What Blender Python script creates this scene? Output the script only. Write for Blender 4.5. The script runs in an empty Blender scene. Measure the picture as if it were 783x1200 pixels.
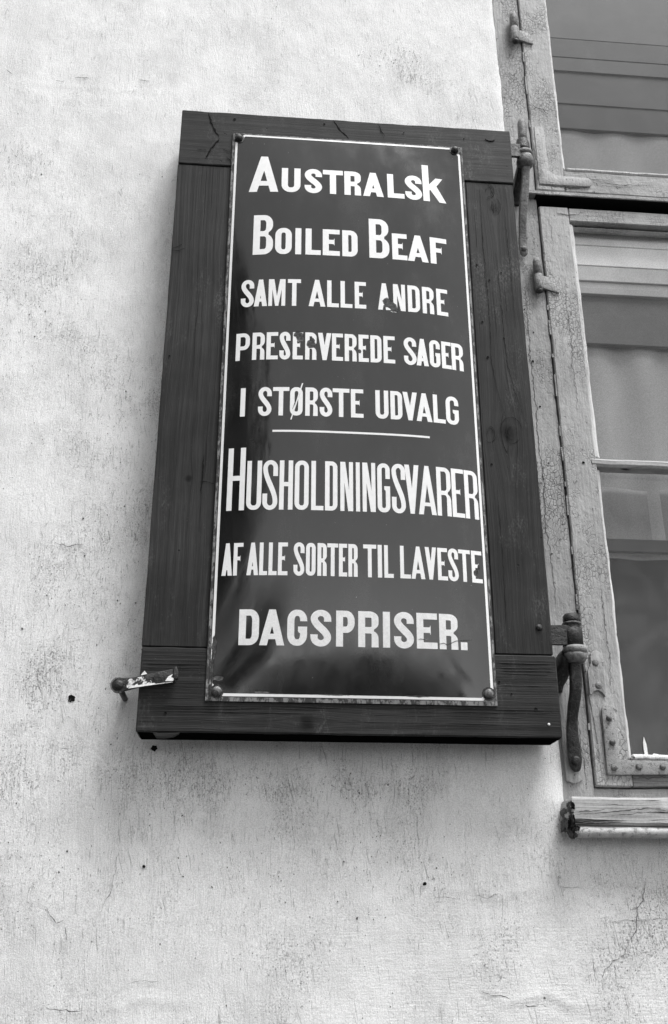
import bpy, bmesh, math, random
from mathutils import Vector, Matrix, noise
R = math.radians
random.seed(7)
S = bpy.context.scene

# ------------------------------------------------------------------ camera, sky, sun, exposure
cam_d = bpy.data.cameras.new('camera'); cam = bpy.data.objects.new('camera', cam_d)
S.collection.objects.link(cam); S.camera = cam
cam_d.sensor_fit = 'VERTICAL'; cam_d.sensor_height = 36; cam_d.lens = 35.01
cam_d.clip_start = .05; cam_d.clip_end = 5000
PITCH, YAW, ROLL = R(22.5197), R(5.1118), R(-.0407)
CAM = Vector((.17379, -1.72015, -.28693))
f = Vector((math.sin(YAW)*math.cos(PITCH), math.cos(YAW)*math.cos(PITCH), math.sin(PITCH)))
r0 = Vector((math.cos(YAW), -math.sin(YAW), 0)); u0 = r0.cross(f)
rt = math.cos(ROLL)*r0 + math.sin(ROLL)*u0; up = -math.sin(ROLL)*r0 + math.cos(ROLL)*u0
m = Matrix((rt, up, -f)).transposed().to_4x4(); m.translation = CAM
cam.matrix_world = m

SUN_EL, SUN_AZ = R(64), R(42)        # azimuth counted from straight out of the wall (-Y) towards +X
W = bpy.data.worlds.new('World'); S.world = W; W.use_nodes = True
nt = W.node_tree; bg = nt.nodes['Background']
sky = nt.nodes.new('ShaderNodeTexSky'); sky.sky_type = 'NISHITA'; sky.sun_disc = False
sky.sun_elevation = SUN_EL; sky.sun_rotation = math.pi - SUN_AZ
sky.dust_density = .4; sky.air_density = 1.2
bw = nt.nodes.new('ShaderNodeRGBToBW')
nt.links.new(sky.outputs[0], bw.inputs[0]); nt.links.new(bw.outputs[0], bg.inputs[0])
bg.inputs[1].default_value = .148
sd = bpy.data.lights.new('sun', 'SUN'); so = bpy.data.objects.new('sun', sd); S.collection.objects.link(so)
sd.energy = 1.6; sd.angle = R(24); sd.color = (1, 1, 1)
sv = Vector((math.sin(SUN_AZ)*math.cos(SUN_EL), -math.cos(SUN_AZ)*math.cos(SUN_EL), math.sin(SUN_EL)))
so.rotation_euler = sv.to_track_quat('Z', 'Y').to_euler()
S.view_settings.view_transform = 'Standard'; S.view_settings.look = 'None'
S.view_settings.exposure = 1.30; S.view_settings.gamma = 1
S.cycles.max_bounces = 8; S.cycles.transparent_max_bounces = 8

# ------------------------------------------------------------------ material helpers
class NB:
    def __init__(s, name):
        s.m = bpy.data.materials.new(name); s.m.use_nodes = True
        s.t = s.m.node_tree; s.b = s.t.nodes['Principled BSDF']
        s.co = s.t.nodes.new('ShaderNodeTexCoord').outputs['Object']
        s.bumps = []
    def put(s, sock, v):
        if isinstance(v, bpy.types.NodeSocket): s.t.links.new(v, sock)
        elif v is not None:
            if sock.type == 'RGBA': v = (v, v, v, 1) if not isinstance(v, tuple) else v
            sock.default_value = v
    def mt(s, op, a, b=None, c=None, clamp=False):
        n = s.t.nodes.new('ShaderNodeMath'); n.operation = op; n.use_clamp = clamp
        for i, v in enumerate((a, b, c)):
            if v is not None: s.put(n.inputs[i], v)
        return n.outputs[0]
    def scaled(s, sx, sy, sz, loc=(0, 0, 0), co=None):
        n = s.t.nodes.new('ShaderNodeMapping'); s.t.links.new(co or s.co, n.inputs[0])
        n.inputs['Scale'].default_value = (sx, sy, sz); n.inputs['Location'].default_value = loc
        return n.outputs[0]
    def noise(s, sc=(1, 1, 1), det=3, rough=.5, loc=(0, 0, 0), dist=0, co=None):
        if not isinstance(sc, tuple): sc = (sc,)*3
        n = s.t.nodes.new('ShaderNodeTexNoise'); n.inputs['Scale'].default_value = 1
        n.inputs['Detail'].default_value = det; n.inputs['Roughness'].default_value = rough
        n.inputs['Distortion'].default_value = dist
        s.t.links.new(s.scaled(*sc, loc=loc, co=co), n.inputs['Vector']); return n.outputs[0]
    def voro(s, sc, feature='F1', loc=(0, 0, 0), co=None):
        if not isinstance(sc, tuple): sc = (sc,)*3
        n = s.t.nodes.new('ShaderNodeTexVoronoi'); n.feature = feature; n.inputs['Scale'].default_value = 1
        s.t.links.new(s.scaled(*sc, loc=loc, co=co), n.inputs['Vector']); return n.outputs['Distance']
    def ramp(s, v, a, b, lo=0., hi=1.):
        n = s.t.nodes.new('ShaderNodeMapRange'); s.put(n.inputs[0], v)
        n.interpolation_type = 'SMOOTHSTEP'
        n.inputs[1].default_value = a; n.inputs[2].default_value = b
        n.inputs[3].default_value = lo; n.inputs[4].default_value = hi; return n.outputs[0]
    def mix(s, fac, a, b):      # scalar mix
        n = s.t.nodes.new('ShaderNodeMix'); n.data_type = 'FLOAT'
        s.put(n.inputs[0], fac); s.put(n.inputs[2], a); s.put(n.inputs[3], b); return n.outputs[0]
    def sep(s, co=None):
        n = s.t.nodes.new('ShaderNodeSeparateXYZ'); s.t.links.new(co or s.co, n.inputs[0]); return n.outputs
    def comb(s, x, y, z):
        n = s.t.nodes.new('ShaderNodeCombineXYZ')
        for i, v in enumerate((x, y, z)): s.put(n.inputs[i], v)
        return n.outputs[0]
    def spot(s, pts, wob=.6, freq=120, power=1.):
        """1 inside any of the blobs (x, z, rx, rz), ragged edge"""
        X, _, Z = s.sep(); nz = s.mt('MULTIPLY', s.mt('SUBTRACT', s.noise(freq, 3, .6), .5), wob*2); out = None
        for (x, z, rx, rz) in pts:
            dx = s.mt('DIVIDE', s.mt('SUBTRACT', X, x), rx); dz = s.mt('DIVIDE', s.mt('SUBTRACT', Z, z), rz)
            d = s.mt('SQRT', s.mt('ADD', s.mt('MULTIPLY', dx, dx), s.mt('MULTIPLY', dz, dz)))
            out = d if out is None else s.mt('MINIMUM', out, d)
        return s.ramp(s.mt('ADD', out, nz), .85, 1.1, 1., 0.)
    def bump(s, h, dist=.001, strength=1.):
        n = s.t.nodes.new('ShaderNodeBump'); n.inputs['Strength'].default_value = strength
        n.inputs['Distance'].default_value = dist; s.put(n.inputs['Height'], h)
        if s.bumps: s.t.links.new(s.bumps[-1], n.inputs['Normal'])
        s.bumps.append(n.outputs[0])
    def done(s, col, rough=.6, metal=0., spec=None, coat=None):
        s.put(s.b.inputs['Base Color'], col); s.put(s.b.inputs['Roughness'], rough); s.put(s.b.inputs['Metallic'], metal)
        if spec is not None: s.b.inputs['Specular IOR Level'].default_value = spec
        if s.bumps: s.t.links.new(s.bumps[-1], s.b.inputs['Normal'])
        return s.m

def m_plaster():
    n = NB('lime_plaster')
    X, Y, Z = n.sep()
    low = n.noise((3, 3, 3), 4, .6)
    h = n.mt('ADD', Z, n.mt('MULTIPLY', n.mt('SUBTRACT', low, .5), .6))
    base = n.ramp(h, -.35, .95, .83, .88)                     # the wash gets slightly darker lower down
    blot = n.noise((9, 9, 6), 6, .7, (3, 1, 5)); base = n.mt('MULTIPLY', base, n.ramp(blot, .32, .68, .88, 1.05))
    wob = n.noise((14, 14, 5), 2, .5)
    xs = n.mt('ADD', X, n.mt('MULTIPLY', wob, .05))
    stv = n.noise(co=n.comb(xs, Y, Z), sc=(330, 20, 30), det=4, rough=.7)     # brush strokes, mostly upright
    sth = n.mix(.45, n.noise((26, 20, 300), 4, .7), stv)
    zone = n.mt('MULTIPLY', n.ramp(n.mt('ADD', X, n.mt('MULTIPLY', low, .3)), .30, .55), n.ramp(n.mt('ADD', Z, n.mt('MULTIPLY', low, .2)), -.08, -.22))
    st = n.mix(zone, stv, sth)
    grit = n.noise(330, 4, .75)
    patch = n.noise((7, 7, 5), 5, .65, (8, 2, 1))
    lowz = n.ramp(Z, 1.45, .2, -.012, .022)
    thr = n.mt('ADD', n.ramp(patch, .34, .66, -.075, .035), lowz)
    for (cx, cz, rx, rz, am) in ((.02, -.07, .20, .06, .030), (.36, -.075, .20, .018, .030), (-.08, .30, .12, .18, .03), (-.33, 1.0, .14, .22, .035), (-.06, .72, .12, .25, .035), (.50, 1.52, .10, .05, .05), (-.30, 1.36, .08, .03, .03), (.82, -.24, .10, .08, .04), (-.12, .10, .10, .06, .045)):
        dx = n.mt('DIVIDE', n.mt('SUBTRACT', X, cx), rx); dz = n.mt('DIVIDE', n.mt('SUBTRACT', Z, cz), rz)
        d2 = n.mt('ADD', n.mt('MULTIPLY', dx, dx), n.mt('MULTIPLY', dz, dz))
        thr = n.mt('ADD', thr, n.mt('MULTIPLY', n.mt('DIVIDE', 1., n.mt('ADD', 1., n.mt('MULTIPLY', d2, d2))), am))
    streak = n.ramp(n.mt('ADD', st, thr), .545, .66)
    spn = n.noise((430, 300, 300), 4, .8, (4, 4, 4))
    speck = n.ramp(n.mt('ADD', spn, thr), .60, .69)
    scn = n.noise(co=n.comb(n.mt('ADD', xs, n.mt('MULTIPLY', Z, .12)), Y, Z), sc=(520, 20, 18), det=2, rough=.5, loc=(5, 0, 3))
    scratch = n.ramp(n.mt('ADD', scn, n.mt('MULTIPLY', thr, .6)), .64, .70)
    base = n.mt('MULTIPLY', base, n.mix(streak, 1., .83))
    base = n.mt('MULTIPLY', base, n.mix(scratch, 1., .62))
    base = n.mt('MULTIPLY', base, n.mix(speck, 1., .42))
    gr = n.noise(560, 2, .9, (1, 9, 2)); base = n.mt('MULTIPLY', base, n.ramp(gr, .32, .68, .80, 1.12))
    base = n.mt('MINIMUM', base, .90)
    n.bump(st, .0017, .9); n.bump(grit, .0011, .8); n.bump(n.noise(60, 5, .7), .0018, .6); n.bump(n.mt('SUBTRACT', 1., speck), .0008, .8)
    return n.done(base, .92, spec=.12)

def m_wood(name, along, base=.034, ridge=1., knots=(), seed=0.):
    """dark oiled paint over softwood; along = 0 grain runs in X, 2 grain runs in Z"""
    n = NB(name); X, Y, Z = n.sep()
    a, c = (X, Z) if along == 0 else (Z, X)      # a along the grain, c across
    g = c
    for (kx, kz, rad) in knots:
        ka, kc = (kx, kz) if along == 0 else (kz, kx)
        da = n.mt('SUBTRACT', a, ka); dc = n.mt('SUBTRACT', c, kc)
        d2 = n.mt('ADD', n.mt('MULTIPLY', n.mt('MULTIPLY', da, da), .22), n.mt('MULTIPLY', dc, dc))
        e = n.mt('DIVIDE', 1., n.mt('ADD', 1., n.mt('DIVIDE', d2, rad*rad)))
        sg = n.mt('DIVIDE', dc, n.mt('ADD', n.mt('ABSOLUTE', dc), .004))
        g = n.mt('SUBTRACT', g, n.mt('MULTIPLY', n.mt('MULTIPLY', e, sg), rad*.8))
    g = n.mt('ADD', g, n.mt('MULTIPLY', n.noise((3, 3, 3), 2, .5, (seed, 0, 0)), .02))
    co = n.comb(g, n.mt('MULTIPLY', Y, 1.), n.mt('MULTIPLY', a, 1.))
    rings = n.noise((95, 8, 1.1), 3, .55, (seed, 0, 2), co=co)
    fine = n.noise((900, 40, 22), 3, .65, (seed, 3, 0), co=co)
    mid = n.noise((280, 20, 4), 4, .6, (seed, 5, 0), co=co)
    crack = n.ramp(n.noise((300, 10, 3.2), 2, .5, (seed, 7, 1), co=co), .69, .74)
    pits = n.ramp(n.noise(110, 2, .5, (seed, 1, 1)), .74, .78)
    col = n.mt('MULTIPLY', base, n.ramp(n.noise((9, 9, 9), 4, .6, (seed, 0, 0)), .3, .7, .82, 1.2))
    col = n.mt('MULTIPLY', col, n.ramp(mid, .35, .7, .84, 1.2))
    col = n.mt('MULTIPLY', col, n.ramp(rings, .35, .65, .90, 1.12))
    col = n.mt('MULTIPLY', col, n.ramp(fine, .35, .7, .8, 1.25))
    dust = n.mt('MULTIPLY', n.ramp(n.noise((16, 16, 7), 5, .7, (seed, 9, 4)), .52, .74), n.ramp(n.noise((300, 300, 160), 4, .75, (seed, 4, 9)), .42, .66))
    col = n.mix(n.mt('MULTIPLY', dust, .6), col, .16)
    for (kx, kz, rad) in knots:
        dx = n.mt('SUBTRACT', X, kx); dz = n.mt('SUBTRACT', Z, kz); dd = n.mt('SQRT', n.mt('ADD', n.mt('MULTIPLY', dx, dx), n.mt('MULTIPLY', dz, dz)))
        col = n.mt('MULTIPLY', col, n.ramp(n.mt('ADD', dd, n.mt('MULTIPLY', n.noise(90, 2), rad*.5)), rad*.4, rad*1.2, .22, 1.))
    col = n.mix(n.ramp(n.noise((500, 300, 500), 2, .6, (seed, 2, 2)), .735, .77), col, .16)
    col = n.mix(n.mt('MAXIMUM', crack, pits), col, .010)
    n.bump(rings, .006*ridge, .7); n.bump(mid, .0016*ridge, .8); n.bump(fine, .0005, .8)
    n.bump(n.mt('SUBTRACT', 1., n.mt('MAXIMUM', crack, pits)), .0012, .8)
    return n.done(col, n.ramp(fine, .3, .7, .50, .68), spec=.14)

def m_framepaint(name='weathered_frame_paint', base=.33, crack=.9, seed=0., grain=2):
    n = NB(name)
    big = n.noise((9, 9, 6), 4, .6, (seed, 0, 0))
    wob = n.noise(60, 3, .6, (0, seed, 0))
    X, Y, Z = n.sep()
    cw = n.comb(n.mt('ADD', X, n.mt('MULTIPLY', wob, .012)), Y, n.mt('ADD', Z, n.mt('MULTIPLY', wob, .02)))
    edge = n.voro((150, 60, 95), 'DISTANCE_TO_EDGE', (seed, 0, 0), co=cw)
    zone = n.ramp(n.noise((10, 10, 5), 3, .6, (seed, 4, 4)), .46, .60)
    line = n.mt('MULTIPLY', n.ramp(edge, .10, .0), n.mt('MULTIPLY', zone, crack))
    chips = n.ramp(n.noise((130, 130, 70), 4, .7, (seed, 8, 1)), .63, .67)
    gsc = (260, 20, 14) if grain == 2 else (14, 20, 260)
    gr = n.noise(gsc, 4, .6, (seed, 0, 5))
    fine = n.noise(500, 2, .7)
    col = n.mt('MULTIPLY', base, n.ramp(big, .3, .7, .82, 1.12))
    col = n.mt('MULTIPLY', col, n.ramp(gr, .3, .72, 1.08, .84))
    col = n.mt('MULTIPLY', col, n.ramp(fine, .3, .7, .92, 1.08))
    col = n.mt('MULTIPLY', col, n.mix(line, 1., .55))
    col = n.mt('MULTIPLY', col, n.mix(n.mt('MULTIPLY', chips, .9), 1., .45))
    n.bump(n.mt('SUBTRACT', 1., line), .0016, .9); n.bump(n.noise((120, 120, 60), 5, .65, (seed, 1, 0)), .0030, .8)
    n.bump(n.mt('SUBTRACT', 1., chips), .001, .8); n.bump(gr, .0012, .7)
    return n.done(col, .62, spec=.35)

def m_bare(name, base, grain=0, crackdepth=1., seed=0.):
    """grey weathered timber with open drying cracks"""
    n = NB(name); X, Y, Z = n.sep()
    sc = lambda a, c: (a, 20, c) if grain == 0 else (c, 20, a)
    co = n.comb(X, Y, n.mt('ADD', Z, n.mt('MULTIPLY', n.noise((4, 4, 4), 2), .02)))
    g = n.noise(sc(9, 300), 4, .6, (seed, 0, 0), co=co)
    crack = n.ramp(n.noise(sc(5, 130), 3, .55, (seed, 3, 0), co=co), .61, .66)
    col = n.mt('MULTIPLY', base, n.ramp(g, .3, .7, .72, 1.15))
    col = n.mt('MULTIPLY', col, n.ramp(n.noise(260, 3, .7), .3, .7, .88, 1.1))
    col = n.mix(n.mt('MULTIPLY', crack, crackdepth), col, .03)
    n.bump(g, .0016, .8); n.bump(n.mt('SUBTRACT', 1., crack), .002, .9*crackdepth)
    return n.done(col, .8, spec=.25)

def m_enamel():
    n = NB('dark_enamel')
    chip = n.spot(CHIPS, .55, 160)
    worn = n.noise((14, 14, 9), 5, .6)
    X, Y, Z = n.sep()
    base = n.mt('MULTIPLY', .012, n.ramp(worn, .3, .7, .85, 1.2))
    sky_sheen = n.ramp(n.noise((9, 9, 4), 5, .65, (5, 1, 1)), .48, .75, 0., 1.)
    sky_sheen = n.mt('MULTIPLY', sky_sheen, n.ramp(X, .38, .58, .35, 1.))            # cloudy sky reflection painted into the colour, strongest towards the right
    base = n.mt('ADD', base, n.mt('MULTIPLY', sky_sheen, .044))
    speck = n.ramp(n.noise(330, 2, .5, (2, 2, 2)), .77, .80); base = n.mix(speck, base, .25)
    base = n.mt('MULTIPLY', base, n.ramp(n.noise(650, 2, .8), .25, .75, .75, 1.25))
    scr = n.noise((240, 30, 60), 2, .5, dist=1.5)
    col = n.mix(chip, base, n.ramp(n.noise(240, 3, .7), .4, .6, .012, .07))
    n.bump(n.noise((9, 9, 6), 2, .5), .0012, .5)
    n.bump(n.noise(300, 2, .6), .00002, .5); n.bump(n.mt('SUBTRACT', 1., chip), .0012, 1.)
    rough = n.mix(chip, n.ramp(worn, .35, .65, .05, .15), .8)
    return n.done(col, rough, spec=.64)

def m_letter(name, thin=0.):
    n = NB(name)
    chip = n.spot(CHIPS, .55, 160)
    wear = n.noise((90, 90, 90), 4, .65, (1, 1, 7))
    col = n.mt('MULTIPLY', .84, n.ramp(wear, .35, .75, 1.01, .94 - thin))
    if thin: col = n.mt('MULTIPLY', col, n.ramp(n.noise(420, 3, .7), .4, .72, 1., .86))
    col = n.mix(chip, col, n.ramp(n.noise(240, 3, .7), .4, .6, .012, .07))
    n.bump(n.noise(300, 2, .6), .0002, .5)
    return n.done(col, n.mix(chip, .25, .8), spec=.5)

def m_rustedge():
    n = NB('rusted_enamel_edge')
    a = n.ramp(n.noise((130, 130, 60), 4, .7), .45, .58)
    return n.done(n.mix(a, .035, .22), .7, spec=.4)

def m_metal(name, lo, hi, th=(.45, .6), sc=120, rough=.55, spec=.5, bump=.0012):
    n = NB(name)
    a = n.ramp(n.noise(sc, 4, .65), *th); col = n.mix(a, lo, hi)
    col = n.mt('MULTIPLY', col, n.ramp(n.noise(500, 2, .7), .3, .7, .85, 1.15))
    pit = n.ramp(n.noise(sc*1.6, 3, .7, (6, 2, 6)), .56, .66); col = n.mt('MULTIPLY', col, n.mix(pit, 1., .55))
    n.bump(n.noise(sc*.7, 5, .7, (3, 3, 3)), bump*2.2, .9); n.bump(n.mt('SUBTRACT', 1., pit), .0009, .8); n.bump(n.noise(500, 3, .7), .0006, .7)
    return n.done(col, rough, spec=spec)

def m_plain(name, v, rough=.8, sc=(6, 6, 6), amt=.15, spec=.3, bump=.0):
    n = NB(name); a = n.noise(sc, 4, .6)
    col = n.mt('MULTIPLY', v, n.ramp(a, .3, .7, 1-amt, 1+amt))
    col = n.mt('MULTIPLY', col, n.ramp(n.noise(420, 3, .8), .3, .7, .82, 1.18))
    if bump: n.bump(n.noise(tuple(10*q for q in sc), 3, .6), bump, .7)
    return n.done(col, rough, spec=spec)

def m_glass():
    m_ = bpy.data.materials.new('window_glass'); m_.use_nodes = True; t = m_.node_tree; t.nodes.clear()
    o = t.nodes.new('ShaderNodeOutputMaterial'); mx = t.nodes.new('ShaderNodeMixShader')
    tr = t.nodes.new('ShaderNodeBsdfTransparent'); gl = t.nodes.new('ShaderNodeBsdfGlossy'); df = t.nodes.new('ShaderNodeBsdfDiffuse')
    fr = t.nodes.new('ShaderNodeFresnel'); geo = t.nodes.new('ShaderNodeNewGeometry'); io = t.nodes.new('ShaderNodeMapRange'); io.inputs[3].default_value = 1.46; io.inputs[4].default_value = 1/1.46
    t.links.new(geo.outputs['Backfacing'], io.inputs[0]); t.links.new(io.outputs[0], fr.inputs[0])
    tr.inputs[0].default_value = (.92, .92, .92, 1); gl.inputs['Roughness'].default_value = .02
    df.inputs[0].default_value = (.5, .5, .5, 1)
    tc = t.nodes.new('ShaderNodeTexCoord'); nz = t.nodes.new('ShaderNodeTexNoise'); nz.inputs['Scale'].default_value = 260; nz.inputs['Detail'].default_value = 2
    mr = t.nodes.new('ShaderNodeMapRange'); mr.inputs[1].default_value = .70; mr.inputs[2].default_value = .78; mr.inputs[3].default_value = .015; mr.inputs[4].default_value = .3
    bn = t.nodes.new('ShaderNodeTexNoise'); bn.inputs['Scale'].default_value = 5
    bp = t.nodes.new('ShaderNodeBump'); bp.inputs['Distance'].default_value = .004; bp.inputs['Strength'].default_value = .5
    m2 = t.nodes.new('ShaderNodeMixShader'); L = t.links.new
    sm = t.nodes.new('ShaderNodeTexNoise'); sm.inputs['Scale'].default_value = 9; sm.inputs['Detail'].default_value = 5; sm.inputs['Distortion'].default_value = 1.8
    sr = t.nodes.new('ShaderNodeMapRange'); sr.inputs[1].default_value = .42; sr.inputs[2].default_value = .70; sr.inputs[3].default_value = 0; sr.inputs[4].default_value = .10
    fg = t.nodes.new('ShaderNodeTexNoise'); fg.inputs['Scale'].default_value = 480; fg.inputs['Detail'].default_value = 3
    ad = t.nodes.new('ShaderNodeMath'); ad.operation = 'MULTIPLY_ADD'
    L(tc.outputs['Object'], sm.inputs['Vector']); L(sm.outputs[0], sr.inputs[0]); L(tc.outputs['Object'], fg.inputs['Vector'])
    L(sr.outputs[0], ad.inputs[0]); L(fg.outputs[0], ad.inputs[1]); L(mr.outputs[0], ad.inputs[2])
    L(tc.outputs['Object'], nz.inputs['Vector']); L(nz.outputs[0], mr.inputs[0])
    L(tc.outputs['Object'], bn.inputs['Vector']); L(bn.outputs[0], bp.inputs['Height']); L(bp.outputs[0], gl.inputs['Normal'])
    L(fr.outputs[0], mx.inputs[0]); L(tr.outputs[0], mx.inputs[1]); L(gl.outputs[0], mx.inputs[2])
    L(ad.outputs[0], m2.inputs[0]); L(mx.outputs[0], m2.inputs[1]); L(df.outputs[0], m2.inputs[2]); L(m2.outputs[0], o.inputs[0])
    return m_

# chips in the enamel (x, z, rx, rz)
CHIPS = [(.4205, .826, .0085, .0095), (.4275, .818, .012, .0085), (.434, .812, .0075, .009), (.2500, .7425, .0095, .0065), (.2535, .735, .008, .006), (.2745, .722, .0085, .009), (.3665, .711, .0028, .004),
         (.278, .730, .004, .006), (.4735, .716, .003, .004), (.569, .283, .004, .006), (.5745, .293, .002, .006), (.2, .0675, .01, .002), (.119, .14, .004, .02), (.117, .10, .003, .03), (.5925, .30, .003, .008),
         (.32, .0645, .03, .0015), (.46, .0645, .02, .0018), (.1285, .0895, .008, .004)]
M = dict(
    plaster=m_plaster(),
    rail=m_wood('dark_painted_rail', 0, .026, .5, [(.2756, .0187, .018), (.15, 1.21, .02), (.34, 1.31, .022)], 3.),
    toprail=m_wood('dark_painted_top_rail', 0, .031, .15, [(.15, 1.21, .02), (.34, 1.31, .022)], 5.),
    stile=m_wood('dark_painted_board', 2, .027, .35, [(.648, .567, .030), (.655, 1.095, .017), (-.02, .93, .03), (.06, .45, .01)], 11.),
    frame=m_framepaint(), casing=m_framepaint('weathered_sash_paint', .38, .8, 4.), railp=m_framepaint('weathered_sash_rail_paint', .35, .5, 9., 0),
    bare=m_bare('weathered_bare_sill', .42, 0, 1., 2.), barerail=m_bare('weathered_lower_rail', .22, 0, .5, 6.),
    putty=m_framepaint('old_putty', .60, .4, 7.),
    iron=m_metal('dark_iron', .012, .05, (.5, .7), rough=.5), greyiron=m_metal('grey_painted_iron', .10, .20, (.35, .7), rough=.55),
    paleiron=m_metal('pale_painted_iron', .12, .24, (.35, .6), sc=160, rough=.6), flaked=m_metal('flaking_painted_iron', .012, .70, (.50, .53), 110, .5),
    plate=m_metal('grey_corner_plate_paint', .25, .31, (.4, .7), 90, .6, .4, .0008), rivet=m_metal('rivet_metal', .07, .22, (.4, .7), rough=.4),
    zinc=m_metal('zinc_edge', .33, .46, (.3, .7), 70, .5, .5, .0008), undershade=m_plain('underside_shade', .003, .95, spec=0.), dark=m_plain('dark_hollow', .008, spec=.1), scorem=m_plain('score_grey', .36, .9), crackm=m_plain('crack_dark', .09),
    enamel=m_enamel(), letter=m_letter('white_enamel'), letterw=m_letter('thin_white_enamel', .06), edge=m_rustedge(), glass=m_glass(),
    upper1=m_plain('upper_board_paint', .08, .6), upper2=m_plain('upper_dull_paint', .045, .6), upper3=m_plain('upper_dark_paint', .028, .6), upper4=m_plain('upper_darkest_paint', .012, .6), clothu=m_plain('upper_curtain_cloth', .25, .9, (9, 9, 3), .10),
    innerm=m_plain('inner_board_shade_offset', .48, .6), inner=m_plain('inner_board_paint', .82, .6, (12, 12, 12), .07), innerg=m_plain('inner_grey_board', .36, .6), innerd=m_plain('inner_dark_board', .07, .6),  # innerm: darker copy of inner, its tone evens out the moulding's shade
    inner2=m_plain('inner_dull_board', .16, .6), innerline=m_plain('inner_trim_paint', .34, .6), cloth=m_plain('pale_curtain_cloth', .32, .9, (9, 9, 3), .10), clothd=m_plain('grey_curtain_cloth', .20, .9, (9, 9, 3), .12),  # clothd: plain mid-grey cloth of the valance
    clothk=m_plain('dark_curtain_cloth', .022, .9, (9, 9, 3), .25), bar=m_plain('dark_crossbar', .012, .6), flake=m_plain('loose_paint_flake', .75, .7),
    ground=m_plain('cobbled_asphalt', .07, .9, (2, 2, 2), .3), leaf=m_plain('leaf_green_grey', .05, .6, (1, 1, 1), .4), bark=m_plain('bark', .08, .9),
    housewall=m_plain('far_plaster', .30, .9), roof=m_plain('far_roof_tile', .07, .9), farglass=m_plain('far_window_glass', .04, .2))

# ------------------------------------------------------------------ object helpers
def obj(name, me, mat, parent=None, smooth=False, label=None):
    if isinstance(me, bmesh.types.BMesh):
        b = me; me = bpy.data.meshes.new(name); b.normal_update(); b.to_mesh(me); b.free()
    if smooth:
        for p in me.polygons: p.use_smooth = True
        if smooth == 'auto': me.set_sharp_from_angle(angle=R(38))
    if not me.materials: me.materials.append(mat)
    o = bpy.data.objects.new(name, me); S.collection.objects.link(o)
    if parent is not None: adopt(o, parent)
    if label: o['label'] = label
    return o
def adopt(o, parent):
    o.parent = parent; o.matrix_parent_inverse = Matrix.Translation(-world_loc(parent))
def world_loc(o):
    v = o.location.copy(); p = o.parent
    while p is not None and o.type == 'EMPTY': v += p.location; p = p.parent
    return v if o.type == 'EMPTY' else Vector((0, 0, 0))
def empty(name, loc, parent=None, label=None, cat=None, group=None):
    o = bpy.data.objects.new(name, None); S.collection.objects.link(o); o.empty_display_size = .1
    if parent is not None:
        o.parent = parent; o.location = Vector(loc) - world_loc(parent)
    else: o.location = loc
    tag(o, label, cat, group); return o
def tag(o, label=None, cat=None, group=None, kind=None):
    if label: o['label'] = label
    if cat: o['category'] = cat
    if group: o['group'] = group
    if kind: o['kind'] = kind
    return o
def mesh(verts, faces):
    me = bpy.data.meshes.new('m'); me.from_pydata(verts, [], faces); me.update(); return me
def wn(p, s, seed=0.): return noise.noise(Vector((p[0]*s+seed, p[1]*s, p[2]*s)))

def beam(ax, lo, hi, a, c, bev=.002, seg=.03, amp=.0005, sh=0., taper0=0., seed=0.):
    """timber of octagonal (bevelled) section: ax 0 = along X (a = Y range, c = Z range), ax 2 = along Z (a = Y range, c = X range).
    sh: how far the far end is shifted across (a sagging board)."""
    n = max(2, int((hi-lo)/seg)); (a0, a1), (c0, c1) = a, c
    sec = [(a0, c0+bev), (a0+bev, c0), (a1-bev, c0), (a1, c0+bev), (a1, c1-bev), (a1-bev, c1), (a0+bev, c1), (a0, c1-bev)]
    ts = [(lo, .0)] + [(lo+bev + (hi-lo-2*bev)*i/n, 1.) for i in range(n+1)] + [(hi, .0)]
    V = []; F = []; ca, cc = (a0+a1)/2, (c0+c1)/2
    for (t, full) in ts:
        k = sh*(t-lo)/(hi-lo)
        for (pa, pc) in sec:
            if not full:
                pa = pa - math.copysign(bev, pa-ca)*.9; pc = pc - math.copysign(bev, pc-cc)*.9
            p = (t, pa, pc+k) if ax == 0 else (pc+k, pa, t)
            d = Vector((wn(p, 35, 3+seed), wn(p, 35, 13+seed), wn(p, 35, 23+seed)))*amp*1.6 + Vector((wn(p, 9, 5+seed), wn(p, 9, 15), wn(p, 9, 25)))*amp*1.2
            V.append(tuple(Vector(p)+d))
    m_ = len(ts)
    for i in range(m_-1):
        for j in range(8):
            q = [i*8+j, i*8+(j+1) % 8, (i+1)*8+(j+1) % 8, (i+1)*8+j]
            F.append(q if ax == 0 else q[::-1])
    F.append(list(range(8))[::-1] if ax == 0 else list(range(8))); e = (m_-1)*8
    F.append(list(range(e, e+8)) if ax == 0 else list(range(e, e+8))[::-1])
    b = bmesh.new(); me = mesh(V, F); b.from_mesh(me); bpy.data.meshes.remove(me)
    bmesh.ops.recalc_face_normals(b, faces=b.faces); return b
def prism(poly, y0, y1, bev=0.):
    """outline in (x, z), extruded in Y from y0 (front, nearer the viewer) to y1"""
    b = bmesh.new()
    fr = [b.verts.new((x, y0, z)) for x, z in poly]; bk = [b.verts.new((x, y1, z)) for x, z in poly]
    b.faces.new(fr); b.faces.new(bk[::-1]); n = len(poly)
    for i in range(n): b.faces.new([fr[i], bk[i], bk[(i+1) % n], fr[(i+1) % n]])
    bmesh.ops.recalc_face_normals(b, faces=b.faces)
    if bev:
        es = [e for e in b.edges if all(abs(v.co.y-y0) < 1e-6 for v in e.verts)]
        bmesh.ops.bevel(b, geom=es, offset=bev, segments=2, profile=.5, affect='EDGES')
    return b
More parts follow.
